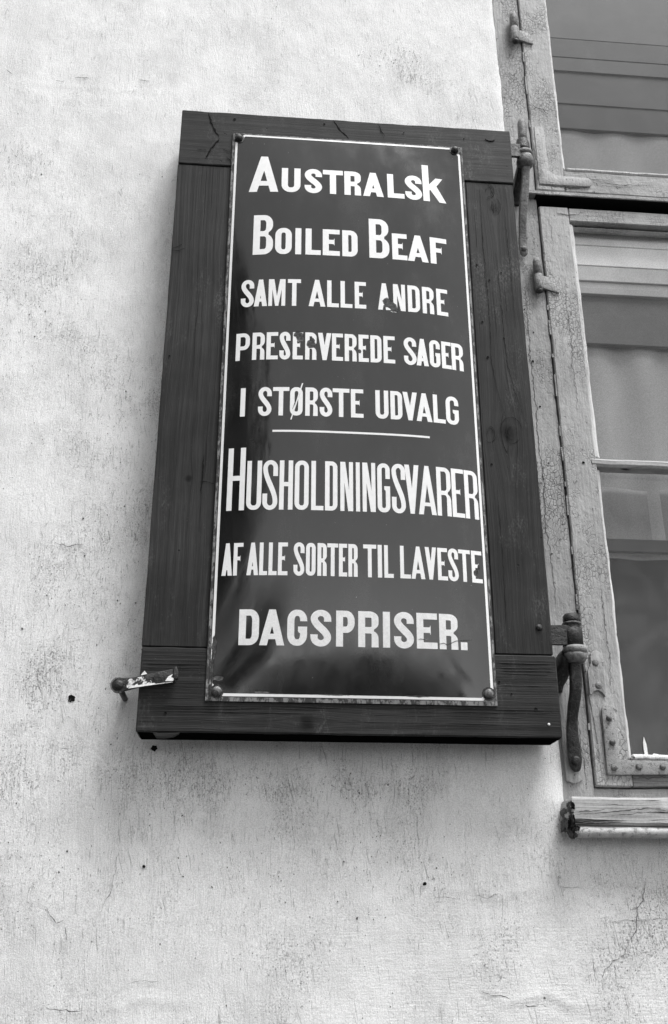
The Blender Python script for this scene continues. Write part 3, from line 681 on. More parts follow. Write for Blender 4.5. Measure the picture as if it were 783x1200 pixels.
obj('tail', sweep([(.7478, -.050, .150, .0105, .009), (.7474, -.048, .1296, .0108, .007), (.7466, -.047, .1102, .0104, .0058), (.7461, -.042, .0887, .0102, .0052), (.7437, -.034, .0680, .0102, .0050), (.7422, -.026, .0502, .0096, .0048), (.7415, -.020, .0306, .0102, .0046), (.7421, -.016, .0078, .0114, .0044), (.7438, -.012, -.0119, .0120, .0042), (.7452, -.009, -.0274, .0112, .004), (.7464, -.007, -.0385, .0080, .0035), (.7467, -.006, -.0430, .0040, .002)]), M['iron'], pt, 'auto')
obj('bolt', lathe([(.0075, 0), (.0075, -.004), (.0055, -.0055), (.0006, -.006)], (.7448, -.0135, -.0255), 'Y', 14, .0005), M['iron'], pt, True)
obj('back_plate', prism([(.7295, .13), (.7275, .02), (.7300, -.058), (.745, -.0625), (.7585, -.056), (.760, .03), (.757, .1), (.7545, .13)], -.0008, .006, .0012), M['casing'], pt, 'auto')
obj('back_arm', sweep([(.740, -.046, .1500, .014, .014), (.731, -.026, .1350, .014, .016), (.727, -.004, .1150, .012, .016), (.7270, .003, .095, .008, .01)], .002), M['iron'], pt, 'auto')

# ------------------------------------------------------------------ the shutter
SH0, SH1 = -.085, -.018
sh = empty('shutter', (.35, -.06, 0), None, 'dark painted wooden shutter hinged open against the white plaster wall, enamel sign on its face', 'shutter')
obj('rail', beam(0, 0, .7022, (SH0, SH1), (1.1585, 1.3000), .0016, .012, .0005, seed=1), M['toprail'], sh, 'auto')
b = beam(0, -.0005, .7024, (SH0, SH1), (0, .1405), .0024, .012, .0006, seed=2)
obj('rail', b, M['rail'], sh, 'auto', 'bottom rail with strongly raised grain')
edges = [(-.0012, .1180), (.1190, .2380), (.2390, .3580), (.3590, .4780), (.4790, .5975), (.5980, .6995)]
for i, (x0, x1) in enumerate(edges):
    obj('board', beam(2, .1420 if i else .1418, 1.1565, (SH0+.0022, SH1), (x0, x1), .0009 if 0 < i < 5 else .0015, .02, .0004, seed=i*3), M['stile'], sh, 'auto')
# iron straps reaching the pins
obj('strap', beam(0, .66, .7320, (-.062, -.056), (1.252, 1.289), .001, .01, .0005), M['iron'], sh, 'auto')
obj('strap', beam(0, .66, .7400, (-.062, -.056), (.1660, .2020), .001, .01, .0005), M['iron'], sh, 'auto')
s = obj('bolt', lathe([(.0060, .001), (.0060, -.0014), (.0045, -.0036), (.0022, -.0044), (.0004, -.0047)], (.6776, SH0+.002, .1902), 'Y', 14, .0004), M['iron'], sh, True)
def curl(x, z, r, a0, a1, w, y=SH0):
    pts = [(x+r*math.cos(R(a0+(a1-a0)*i/8)), z+r*.6*math.sin(R(a0+(a1-a0)*i/8))) for i in range(9)]
    crack(pts, y-.0010, w, sh, M['dark'], 'gouge', .0004, .001)
curl(.6570, 1.2745, .011, 190, 350, .0045)
for pts, w in (([(.055, 1.296), (.063, 1.268), (.072, 1.245), (.080, 1.233)], .0050), ([(.081, 1.228), (.070, 1.21), (.060, 1.19), (.056, 1.174)], .0042), ([(.036, 1.196), (.056, 1.1965)], .0016),
               ([(.318, 1.298), (.335, 1.270), (.352, 1.250)], .0042), ([(.415, 1.296), (.42, 1.284), (.43, 1.262)], .0020), ([(.09, 1.20), (.107, 1.192)], .0018), ([(.098, 1.18), (.1075, 1.172)], .0022)):
    crack(pts, SH0-.0009, w, sh, M['dark'], 'gouge', .0012)
for pts, w in (([(.628, 1.14), (.626, 1.0), (.629, .85), (.627, .72), (.634, .66), (.643, .615)], .0012), ([(.652, .98), (.655, .85), (.657, .72), (.668, .66), (.680, .61)], .0012), ([(.676, 1.1), (.679, .95), (.681, .80)], .0008), ([(.62, .45), (.622, .35), (.621, .2)], .0008),
               ([(.06, .86), (.055, .75), (.058, .62)], .0007), ([(.085, .50), (.083, .42)], .0030), ([(.08, .445), (.106, .441)], .0014), ([(.0, .946), (.01, .95), (.02, .957)], .0012), ([(.0, .9405), (.014, .941), (.026, .948)], .001)):
    crack(pts, SH0+.0010, w, sh, M['dark'], 'gouge', .0008)
for (x, z, r) in ((.610, .945, .0022), (.634, .91, .002), (.66, .93, .0016), (.614, .81, .0022), (.62, .73, .0026), (.655, .775, .0018), (.613, .50, .002), (.01, .70, .002)): hole((x, z), r, 'worm_hole', sh, SH0+.0010)
for (x, z, r) in ((.30, 1.285, .0022), (.11, 1.282, .0028), (.47, 1.275, .0015), (.60, 1.30-.03, .0015), (.055, .0815, .0028), (.045, .030, .0024), (.60, .092, .002), (.62, .072, .0016), (.66, .047, .003)): hole((x, z), r, 'worm_hole', sh, SH0-.0010)
# growth rings and checks round the knots
kr = random.Random(3)
for (x, z, r_) in ((.656, .570, .013), (.613, .565, .008), (.655, 1.096, .009), (.645, 1.135, .008)):
    for q in range(4):
        rad = r_*(.55+.35*q); a0_ = kr.uniform(0, 360); sp = kr.uniform(90, 200)
        pts = [(x+rad*math.cos(R(a0_+sp*i/9)), z+rad*1.5*math.sin(R(a0_+sp*i/9))) for i in range(10)]
        crack(pts, SH0+.0010, .0011, sh, M['dark'], 'gouge', .0004)
# ridges of raised summer wood along the bottom rail
rr = random.Random(9)
for z, x0, x1, h in ((.1120, .006, .106, .0016), (.1065, .008, .106, .0012), (.0995, .03, .106, .0009), (.0440, .004, .35, .0016), (.0395, .006, .30, .0012), (.0340, .004, .28, .0014), (.0560, .002, .11, .0007),
                     (.1250, .603, .695, .0014), (.1180, .603, .70, .0012), (.1120, .604, .70, .0013), (.1060, .603, .69, .0011), (.0880, .603, .699, .0008), (.0455, .35, .70, .0017), (.0400, .42, .70, .0012), (.0330, .36, .66, .0009), (.0210, .30, .69, .0009)):
    V = []; F = []; K = 40
    for i in range(K+1):
        x = x0+(x1-x0)*i/K; dz = .0022*noise.noise(Vector((x*7, z*90, 1))); k = min(1, i/4, (K-i)/4)*h*(.6+.6*abs(noise.noise(Vector((x*30, z*50, 5)))))
        V += [(x, SH0+.0006, z+dz+.0016), (x, SH0-k, z+dz+.0002), (x, SH0+.0006, z+dz-.0014)]
    for i in range(K):
        for q in (0, 1): F.append([i*3+q, (i+1)*3+q, (i+1)*3+q+1, i*3+q+1])
    obj('grain_ridge', mesh(V, F), M['rail'], sh, True)
obj('underside', beam(0, .003, .699, (SH0+.004, SH1-.002), (-.0012, .0008), .0004, .05, .0003), M['undershade'], sh, None, 'underside of the bottom rail with its shade painted on black')  # near-black strip paints the shade below the shutter
obj('splinter', prism([(.0255, .001), (.036, -.0010), (.0718, .0004), (.0600, -.0060), (.0450, -.0085), (.0330, -.0080)], SH0+.001, SH0+.012, .0008), M['toprail'], sh, 'auto')
obj('paint_blob', lathe([(.0024, 0), (.002, -.001), (.0004, -.0014)], (.6800, SH0-.0004, .022), 'Y', 10, .0008), M['flake'], sh, True)

# ------------------------------------------------------------------ the enamel sign
SX0, SX1, SZ0, SZ1 = .1080, .5945, .0508, 1.2435
YF, BULGE = -.0880, .026
def dome(x, z):
    u = abs((2*x-SX0-SX1)/(SX1-SX0)); w = abs((2*z-SZ0-SZ1)/(SZ1-SZ0))
    return YF - BULGE*max(0, 1-u**3)*max(0, 1-w**3)
sg = empty('enamel_sign', (.35, -.088, .05), None, 'tall domed dark enamel advertising sign with white Danish lettering, screwed to the shutter', 'sign')
NX, NZ = 42, 100
GXs = [SX0+(SX1-SX0)*i/NX for i in range(NX+1)]; GZs = [SZ0+(SZ1-SZ0)*i/NZ for i in range(NZ+1)]
V = [(x, dome(x, z), z) for z in GZs for x in GXs]; F = []
for j in range(NZ):
    for i in range(NX): k = j*(NX+1)+i; F.append([k, k+1, k+NX+2, k+NX+1])
k0 = len(V); ring = [(i, 0) for i in range(NX)] + [(NX, j) for j in range(NZ)] + [(i, NZ) for i in range(NX, 0, -1)] + [(0, j) for j in range(NZ, 0, -1)]
for (i, j) in ring: V.append((GXs[i], YF+.0026, GZs[j]))
for q in range(len(ring)):
    i, j = ring[q]; i2, j2 = ring[(q+1) % len(ring)]
    F.append([j*(NX+1)+i, k0+q, k0+(q+1) % len(ring), j2*(NX+1)+i2])
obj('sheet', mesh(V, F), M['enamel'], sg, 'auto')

def onto_dome(loops, lift, name, mat, label=None):
    """fill flat outline loops (x, z), cut them on the sheet's own grid and drape them on the dome"""
    b = bmesh.new(); es = []
    for lp in loops:
        vs = [b.verts.new((x, 0, z)) for x, z in lp]
        for i in range(len(vs)): es.append(b.edges.new((vs[i], vs[(i+1) % len(vs)])))
    bmesh.ops.triangle_fill(b, edges=es, use_beauty=True, use_dissolve=False, normal=(0, -1, 0))
    X = [v.co.x for v in b.verts]; Z = [v.co.z for v in b.verts]
    for gx in GXs:
        if min(X) < gx < max(X): bmesh.ops.bisect_plane(b, geom=b.verts[:]+b.edges[:]+b.faces[:], plane_co=(gx, 0, 0), plane_no=(1, 0, 0))
    for gz in GZs:
        if min(Z) < gz < max(Z): bmesh.ops.bisect_plane(b, geom=b.verts[:]+b.edges[:]+b.faces[:], plane_co=(0, 0, gz), plane_no=(0, 0, 1))
    for v in b.verts: v.co.y = dome(v.co.x, v.co.z)-lift
    for f_ in b.faces:
        f_.normal_update()
        if f_.normal.y > 0: f_.normal_flip()
    return obj(name, b, mat, sg, True, label)

def ea(cx, cz, rx, rz, a0, a1, n=8): return [(cx+rx*math.cos(R(a0+(a1-a0)*i/n)), cz+rz*math.sin(R(a0+(a1-a0)*i/n))) for i in range(n+1)]
def rrect(x0, x1, z0, z1, rx, rz): return ea(x1-rx, z0+rz, rx, rz, -90, 0) + ea(x1-rx, z1-rz, rx, rz, 0, 90) + ea(x0+rx, z1-rz, rx, rz, 90, 180) + ea(x0+rx, z0+rz, rx, rz, 180, 270)
def glyph(c, w, h, t, b):
    """outline loops of one capital of the condensed sign-writer's alphabet: t upright stroke, b level stroke"""
    rx = w*.46; rz = min(w*.55, h*.3); ix = max(rx-t, .0008); iz = max(rz-b, .0010)
    if c == '.': return [[(0, 0), (w, 0), (w, h), (0, h)]]
    if c == 'I': return [[(0, 0), (w, 0), (w, h), (0, h)]]
    if c == 'L': return [[(0, 0), (w, 0), (w, b), (t, b), (t, h), (0, h)]]
    if c == 'T': return [[(w/2-t/2, 0), (w/2+t/2, 0), (w/2+t/2, h-b), (w, h-b), (w, h), (0, h), (0, h-b), (w/2-t/2, h-b)]]
    if c == 'H': return [[(0, 0), (t, 0), (t, h*.47), (w-t, h*.47), (w-t, 0), (w, 0), (w, h), (w-t, h), (w-t, h*.47+b), (t, h*.47+b), (t, h), (0, h)]]
    if c in 'EF':
        m0 = h*.52-b*.45; m1 = m0+b*.9; e = t+(w-t)*.52
        mid = [(t, m0), (e*.93, m0), (e, m0-b*.35), (e, m1+b*.35), (e*.93, m1), (t, m1), (t, h-b), (w, h-b), (w, h), (0, h)]
        return [[(0, 0), (w, 0), (w, b), (t, b)]+mid] if c == 'E' else [[(0, 0), (t, 0)]+mid]
    if c in 'AV':
        a_ = t*.47; s = t*1.08; k = (w/2-a_)/h
        apex = (w/2-s)/k if k > 0 else h
        apex = min(apex, h*.80)
        il = lambda z: s+(w/2-s)*(z/apex); z1, z2 = h*.17, h*.17+b*.85
        if c == 'V':
            lp = [(0, 0), (s, 0), (w/2, apex), (w-s, 0), (w, 0), (w/2+a_, h), (w/2-a_, h)]
            return [[(x, h-z) for x, z in lp]]
        return [[(0, 0), (s, 0), (il(z1), z1), (w-il(z1), z1), (w-s, 0), (w, 0), (w/2+a_, h), (w/2-a_, h)], [(il(z2), z2), (w-il(z2), z2), (w/2, apex)]]
    if c == 'M': return [[(0, 0), (t*.85, 0), (t*.85, h*.62), (w/2-t*.36, 0), (w/2+t*.36, 0), (w-t*.85, h*.62), (w-t*.85, 0), (w, 0), (w, h), (w-t*1.25, h), (w/2, h*.36), (t*1.25, h), (0, h)]]
    if c == 'N': return [[(0, 0), (t*.9, 0), (t*.9, h*.58), (w-t*1.1, 0), (w, 0), (w, h), (w-t*.9, h), (w-t*.9, h*.42), (t*1.1, h), (0, h)]]
    if c == 'k': return [[(0, 0), (t, 0), (t, h*.29), (t+w*.035, h*.325), (w*.70, 0), (w, 0), (w*.60, h*.43), (w*.88, h*.645), (w*.58, h*.65), (t, h*.46), (t, h), (0, h)]]
    if c in 'O\u00d8': return [rrect(0, w, 0, h, rx, rz), rrect(t, w-t, b, h-b, ix, iz)]
    if c == 'U':
        return [ea(rx, rz, rx, rz, 180, 270) + ea(w-rx, rz, rx, rz, 270, 360) + [(w, h), (w-t, h)] + ea(w-t-ix, b+iz, ix, iz, 0, -90) + ea(t+ix, b+iz, ix, iz, -90, -180) + [(t, h), (0, h)]]
    if c == 'D':
        return [[(0, 0)] + ea(w-rx, rz, rx, rz, -90, 0) + ea(w-rx, h-rz, rx, rz, 0, 90) + [(0, h)], [(t, b)] + ea(w-t-ix, b+iz, ix, iz, -90, 0) + ea(w-t-ix, h-b-iz, ix, iz, 0, 90) + [(t, h-b)]]
    if c == 'P':
        m0 = h*.38; q = min(rz, (h-m0)*.46); qi = max(q-b, .001)
        return [[(0, 0), (t, 0), (t, m0)] + ea(w-rx, m0+q, rx, q, -90, 0) + ea(w-rx, h-q, rx, q, 0, 90) + [(0, h)], [(t, m0+b)] + ea(w-t-ix, m0+b+qi, ix, qi, -90, 0) + ea(w-t-ix, h-b-qi, ix, qi, 0, 90) + [(t, h-b)]]
    if c == 'B':
        m_ = h*.52; q = min(rz, h*.22); qi = max(q-b, .001); n_ = w*.10
        return [[(0, 0)] + ea(w-rx, q, rx, q, -90, 0) + ea(w-rx, m_-q, rx, q, 0, 62) + ea(w-rx-.02*w, m_+q, rx, q, -58, 0) + ea(w-rx-.02*w, h-q, rx, q, 0, 90) + [(0, h)],
                [(t, b)] + ea(w-t-ix, b+qi, ix, qi, -90, 0) + ea(w-t-ix, m_-b/2-qi, ix, qi, 0, 90) + [(t, m_-b/2)],
                [(t, m_+b/2)] + ea(w-t-ix-.02*w, m_+b/2+qi, ix, qi, -90, 0) + ea(w-t-ix-.02*w, h-b-qi, ix, qi, 0, 90) + [(t, h-b)]]
    if c == 'R':
        m_ = h*.47; q = min(rz, h*.2); qi = max(q-b, .001)
        return [[(0, 0), (t, 0), (t, m_-b/2)] + ea(w-t-ix, m_-b/2-qi, ix, qi, 90, 0) + [(w-t*1.02, 0), (w, 0), (w-.01*w, m_-q*1.0)] + ea(w-rx, m_-q, rx*.97, q, 0, 60) + ea(w-rx, m_+q, rx, q, -58, 0) + ea(w-rx, h-q, rx, q, 0, 90) + [(0, h)],
                [(t, m_+b/2)] + ea(w-t-ix, m_+b/2+qi, ix, qi, -90, 0) + ea(w-t-ix, h-b-qi, ix, qi, 0, 90) + [(t, h-b)]]
    if c == 'G':
        return [[(w, h*.68)] + ea(w-rx, h-rz, rx, rz, 0, 90) + ea(rx, h-rz, rx, rz, 90, 180) + ea(rx, rz, rx, rz, 180, 270) + ea(w-rx, rz, rx, rz, 270, 360) +
                [(w, h*.53), (w*.54, h*.53), (w*.54, h*.53-b*.7), (w*.60, h*.53-b), (w-t, h*.53-b)] + ea(w-t-ix, b+iz, ix, iz, 0, -90) + ea(t+ix, b+iz, ix, iz, -90, -180) + ea(t+ix, h-b-iz, ix, iz, 180, 90) + ea(w-t-ix, h-b-iz, ix, iz, 90, 0) + [(w-t, h*.68)]]
    if c == 'S':
        cxl = t/2; cxr = w-t/2; rx_ = (cxr-cxl)/2; q = min(rx_*1.25, h*.16); mid = (cxl+cxr)/2
        zt = h-b/2-q; zb = b/2+q
        P = [(cxr, h*.675)] + ea(mid, zt, rx_, q, 0, 180, 16)
        z_a = zt-(zt-zb)*.12; z_b = zb+(zt-zb)*.12
        for i in range(1, 15):
            s_ = i/15; e_ = s_*s_*(3-2*s_); P.append((cxl+(cxr-cxl)*e_, zt-(zt-zb)*s_))
        P += ea(mid, zb, rx_, q, 0, -180, 16) + [(cxl, h*.325)]
        Lp = []; Rp = []
        for i, (x, z) in enumerate(P):
            a_ = P[max(i-1, 0)]; c_ = P[min(i+1, len(P)-1)]; d = Vector((c_[0]-a_[0], c_[1]-a_[1])).normalized(); nn = Vector((-d.y, d.x))
            hw = Vector((nn.x*t/2, nn.y*b/2)); diag = 1+.12*math.exp(-((z-h/2)/(h*.2))**2)
            Lp.append((x+hw.x*diag, z+hw.y*diag)); Rp.append((x-hw.x*diag, z-hw.y*diag))
        return [Lp+Rp[::-1]]
    raise ValueError(c)
ROWS = [  # base, top of small caps, upright stroke, level stroke, [(character, left, right, own top, ...)]
 (1.0857, 1.1508, .0128, .0125, [('A', .1462, .2057, 1.1807, .0150), ('U', .2121, .2505), ('S', .2592, .2943), ('T', .2963, .3376), ('R', .3404, .3744), ('A', .3786, .4211), ('L', .4293, .4641), ('S', .4664, .5012), ('k', .5037, .5521, 1.1840, .0135)]),
 (.9280, .9925, .0120, .0115, [('B', .1586, .1978, 1.0253, .0135), ('O', .2021, .2347), ('I', .2417, .2534), ('L', .2618, .2920), ('E', .2959, .3296), ('D', .3346, .3651), ('B', .3883, .4285, 1.0260, .0138), ('E', .4343, .4644), ('A', .4654, .5077), ('F', .5119, .5466)]),
 (.8068, .8683, .0084, .0088, [('S', .1396, .1641), ('A', .1644, .1896), ('M', .1921, .2242), ('T', .2286, .2539), ('A', .2691, .3011), ('L', .3046, .3270), ('L', .3305, .3533), ('E', .3580, .3801), ('A', .4031, .4275), ('N', .4332, .4569), ('D', .4619, .4859), ('R', .4909, .5140), ('E', .5196, .5424)]),
 (.6883, .7477, .0080, .0082, [('P', .1339, .1597), ('R', .1645, .1876), ('E', .1910, .2125), ('S', .2154, .2356), ('E', .2401, .2592), ('R', .2635, .2847), ('V', .2874, .3125), ('E', .3138, .3346), ('R', .3379, .3605), ('E', .3643, .3834), ('D', .3867, .4078), ('E', .4116, .4335), ('S', .4507, .4749), ('A', .4746, .4982), ('G', .5007, .5216), ('E', .5246, .5437), ('R', .5446, .5681)]),
 (.5700, .6290, .0082, .0082, [('I', .1464, .1553), ('S', .1790, .2033), ('T', .2055, .2353), ('\u00d8', .2370, .2601), ('R', .2649, .2878), ('S', .2914, .3144), ('T', .3152, .3462), ('E', .3488, .3719), ('U', .3943, .4184), ('D', .4223, .4443), ('V', .4454, .4727), ('A', .4708, .5006), ('L', .5031, .5263), ('G', .5277, .5527)]),
 (.3850, .4797, .0080, .0082, [('H', .1290, .1600, .5065, .0092), ('U', .1634, .1896), ('S', .1918, .2179), ('H', .2210, .2447), ('O', .2481, .2727), ('L', .2773, .2989), ('D', .3017, .3237), ('N', .3289, .3516), ('I', .3567, .3638), ('N', .3685, .3917), ('G', .3951, .4179), ('S', .4210, .4458), ('V', .4445, .4708), ('A', .4692, .5016), ('R', .5033, .5296), ('E', .5314, .5548), ('R', .5560, .5814)]),
 (.2652, .3241, .0066, .0072, [('A', .1257, .1435), ('F', .1453, .1616), ('A', .1682, .1881), ('L', .1897, .2034), ('L', .2055, .2195), ('E', .2216, .2381), ('S', .2483, .2668), ('O', .2695, .2860), ('R', .2893, .3053), ('T', .3062, .3250), ('E', .3264, .3406), ('R', .3428, .3589), ('T', .3686, .3914), ('I', .3939, .4012), ('L', .4052, .4215), ('L', .4331, .4514), ('A', .4525, .4770), ('V', .4772, .4976), ('E', .4997, .5175), ('S', .5187, .5372), ('T', .5377, .5596), ('E', .5617, .5812)]),
 (.1441, .2053, .0118, .0108, [('D', .1588, .1925), ('A', .1934, .2353), ('G', .2398, .2731), ('S', .2790, .3135), ('P', .3220, .3535), ('R', .3595, .3941), ('I', .4016, .4137), ('S', .4207, .4544), ('E', .4594, .4952), ('R', .4987, .5311), ('.', .5357, .5472, .1575, .0118)]),
]
for ri, (z0, z1, t, b_, chars) in enumerate(ROWS):
    for q in chars:
        c, x0, x1 = q[:3]; h = (q[3] if len(q) > 3 else z1)-z0; tt = q[4] if len(q) > 4 else t
        if c == 'S': z_off, h_ = -.0006, h+.0012
        else: z_off, h_ = 0., h
        loops = glyph(c, x1-x0, h_, tt, b_*(tt/t))
        loops = [[(x0+x, z0+z_off+z) for x, z in lp] for lp in loops]
        onto_dome(loops, .00045, 'full_stop' if c == '.' else 'letter', M['letterw' if ri == 7 else 'letter'])
        if c == '\u00d8':
            s_ = [(x0+.0010, z0-.0085), (x0+.0032, z0-.0085), (x1+.0006, z1+.0085), (x1-.0018, z1+.0085)]
            onto_dome([s_], .00090, 'letter_slash', M['letter'])
            for sgn in (-1, 1):
                o_ = .0017*sgn; onto_dome([[(x0+.0062+o_-.0004, z0+.013), (x0+.0062+o_+.0004, z0+.013), (x1-.0070+o_+.0004, z1-.013), (x1-.0070+o_-.0004, z1-.013)]], .00070, 'letter_slash', M['enamel'])
onto_dome([[(.2063, .5368), (.4940, .5362), (.4942, .5402), (.2063, .5408)]], .00045, 'dividing_rule', M['letter'])
# hairline crack through the last word
def sliver(pts, w, lift=.0007):
    up__ = [(x, z+w/2*(1 if 0 < i < len(pts)-1 else .2)) for i, (x, z) in enumerate(pts)]; dn = [(x, z-w/2*(1 if 0 < i < len(pts)-1 else .2)) for i, (x, z) in enumerate(pts)][::-1]
    onto_dome([dn[::-1]+up__[::-1]], lift, 'enamel_crack', M['edge'])
sliver([(.462, .1590), (.466, .1603), (.474, .1595), (.480, .1605)], .0012); sliver([(.492, .1560), (.500, .1530), (.506, .1545), (.512, .1515), (.520, .1555), (.527, .1590), (.534, .1600), (.545, .1612), (.556, .1622)], .0013)
# white border line with cut corners
def border(x0, x1, z0, z1, w, cut, lift, name, mat):
    """four separate strips, mitred at the cut corners"""
    o = [(x0, z1-cut), (x0+cut, z1), (x1-cut, z1), (x1, z1-cut), (x1, z0+cut), (x1-cut, z0), (x0+cut, z0), (x0, z0+cut)]
    k = w*.42
    i_ = [(x0+w, z1-cut-k), (x0+cut+k, z1-w), (x1-cut-k, z1-w), (x1-w, z1-cut-k), (x1-w, z0+cut+k), (x1-cut-k, z0+w), (x0+cut+k, z0+w), (x0+w, z0+cut+k)]
    for q in range(8):
        a_, b2 = o[q], o[(q+1) % 8]; c_, d_ = i_[(q+1) % 8], i_[q]
        onto_dome([[a_, b2, c_, d_]], lift, name, mat)
border(SX0+.0065, SX1-.0060, SZ0+.0085, SZ1-.0040, .0046, .0185, .0005, 'border_line', M['letter'])
def strip(x0, x1, z0, z1): onto_dome([[(x0, z0), (x1, z0), (x1, z1), (x0, z1)]], .0004, 'rusted_edge', M['edge'])
strip(SX0+.0004, SX0+.0050, SZ0+.001, SZ1-.001); strip(SX1-.0042, SX1-.0004, SZ0+.001, SZ1-.001); strip(SX0+.0055, SX1-.0047, SZ0+.0004, SZ0+.0072); strip(SX0+.0055, SX1-.0047, SZ1-.0030, SZ1-.0004)
for (x, z, mt_) in ((.1211, 1.2278, 'iron'), (.5777, 1.2329, 'iron'), (.1264, .0669, 'rivet'), (.5802, .0710, 'rivet')):
    y = dome(x, z)
    onto_dome([ea(x, z, .0115, .0115, 0, 340, 17)], .0008, 'rust_ring', M['iron'])
    obj('screw', lathe([(.0078, .004), (.0080, -.003), (.0070, -.0065), (.0045, -.0088), (.0020, -.0096), (.0004, -.0098)], (x, y, z), 'Y', 18, .0005), M[mt_], sg, True)

# ------------------------------------------------------------------ the catch at the left that holds the shutter open
ct = empty('shutter_catch', (-.031, -.09, .072), None, 'black and white flaking iron catch turned over the lower left edge of the shutter', 'latch')
def P2(u, v): # along the arm / across
    a_ = math.atan2(.0165, .083); return (-.0312+u*math.cos(a_)-v*math.sin(a_), .0723+u*math.sin(a_)+v*math.cos(a_))
outl = [P2(math.cos(R(a_))*.0135, math.sin(R(a_))*.0125) for a_ in range(60, 301, 20)] + [P2(.03, -.0085), P2(.062, -.0095), P2(.090, -.0105), P2(.0925, -.002), P2(.0935, .0105), P2(.088, .0100), P2(.060, .0098), P2(.046, .0102), P2(.0435, .0150), P2(.039, .0092), P2(.026, .0080)]
obj('arm', prism(outl, -.0995, -.0915, .0012), M['iron'], ct, 'auto')
obj('paint_remnant', prism([P2(.012, -.0070), P2(.024, -.0078), P2(.040, -.0082), P2(.052, -.0088), P2(.053, -.003), P2(.045, .001), P2(.040, .0065), P2(.028, .0070), P2(.018, .0065), P2(.013, .002)], -.1002, -.0994), M['flaked'], ct)
obj('paint_remnant', prism([P2(.014, -.0088), P2(.045, -.0096), P2(.072, -.0106), P2(.086, -.0112), P2(.080, -.0085), P2(.050, -.0070), P2(.020, -.0058)], -.1006, -.0996), M['flake'], ct)
obj('eye_rim', prism([P2(math.cos(R(a_))*.0139, math.sin(R(a_))*.0130) for a_ in range(100, 281, 15)] + [P2(math.cos(R(a_))*.0117, math.sin(R(a_))*.0110) for a_ in range(280, 99, -15)], -.1004, -.0994), M['rivet'], ct)
obj('paint_chip', prism([P2(.036, .0090), P2(.047, .0095), P2(.0435, .0155)], -.1004, -.0990), M['flake'], ct)
obj('arm_end', prism([P2(.058, -.0088), P2(.0905, -.0103), P2(.0935, .0106), P2(.062, .0098), P2(.056, .003)], -.1012, -.0991, .0006), M['iron'], ct, 'auto')
obj('hooked_tip', prism([P2(.0880, -.0075), P2(.0950, -.0070), P2(.0975, .004), P2(.0955, .0135), P2(.0900, .0115)], -.1035, -.0935, .0012), M['iron'], ct, 'auto')
obj('tip_flake', prism([P2(.074, -.0075), P2(.086, -.0095), P2(.090, -.006), P2(.084, -.003), P2(.088, .002), P2(.080, -.001)], -.1020, -.1011), M['flake'], ct)
obj('pivot_bolt', lathe([(.0076, .004), (.0078, -.002), (.0062, -.0045), (.0034, -.0056), (.0005, -.0060)], (-.0312, -.099, .0723), 'Y', 16, .0008), M['iron'], ct, True)
obj('stem', lathe([(.0048, 0), (.0048, .10)], (-.0312, -.094, .0705), 'Y', 14, .001), M['iron'], ct, True)

# ------------------------------------------------------------------ across the street (seen mirrored in the enamel and the glass)
def tree(loc, h, rx, rz, label, nleaf, seed, leaf=.16):
    t = empty('tree', loc, None, label, 'tree', 'trees across the street'); r = random.Random(seed); L = Vector(loc)
    path = [(L.x+.02*i*r.uniform(-1, 1), L.y, L.z+h*.55*(1-i/5), .12+.05*i, .12+.05*i) for i in range(6)]
    obj('trunk', sweep(path, .02, 10, 2.), M['bark'], t, True)
    for i in range(6):
        a_ = i*1.05+r.random(); s = L+Vector((0, 0, h*r.uniform(.3, .5))); e = L+Vector((math.cos(a_)*rx*.7, math.sin(a_)*rx*.7, h-rz*r.uniform(.5, 1.3)))
        P = [tuple(e.lerp(s, k/4)+Vector((0, 0, .3*math.sin(k)))) + (.03+.03*k, .03+.03*k) for k in range(5)]
        obj('branch', sweep(P, .01, 8, 2.), M['bark'], t, True)
    V = []; F = []
    cl = [(L+Vector((r.uniform(-1, 1)*rx*.8, r.uniform(-1, 1)*rx*.8, h-rz+r.uniform(-1, 1)*rz*.8)), r.uniform(.18, .34)*rx) for _ in range(60)]
    for _ in range(nleaf):
        c, rad = r.choice(cl); d = Vector((r.gauss(0, 1), r.gauss(0, 1), r.gauss(0, 1))).normalized()*rad*r.uniform(.5, 1)**.5; p = c+d
        q = ((p.x-L.x)/rx)**2+((p.y-L.y)/rx)**2+((p.z-(L.z*0+L.z+h-rz))/rz)**2
        if p.z < L.z+1.5: continue
        a_ = Vector((r.gauss(0, 1), r.gauss(0, 1), r.gauss(0, 1))).normalized(); b2 = a_.orthogonal().normalized(); k = len(V); s = leaf*r.uniform(.6, 1.3)
        V += [tuple(p+a_*s), tuple(p+b2*s*.5), tuple(p-a_*s), tuple(p-b2*s*.5)]; F.append([k, k+1, k+2, k+3])
    tag(obj('crown', mesh(V, F), M['leaf'], t), kind='stuff')
    return t
tree((-8.8, -13.5, GZ), 13.2, 5.6, 6.0, 'tallest leafy tree across the street, mirrored at the left of the sign', 15000, 1, .22)
tree((-3.2, -17.5, GZ), 6.3, 2.9, 3.0, 'low leafy tree across the street, mirrored near the foot of the sign', 4500, 2, .14)
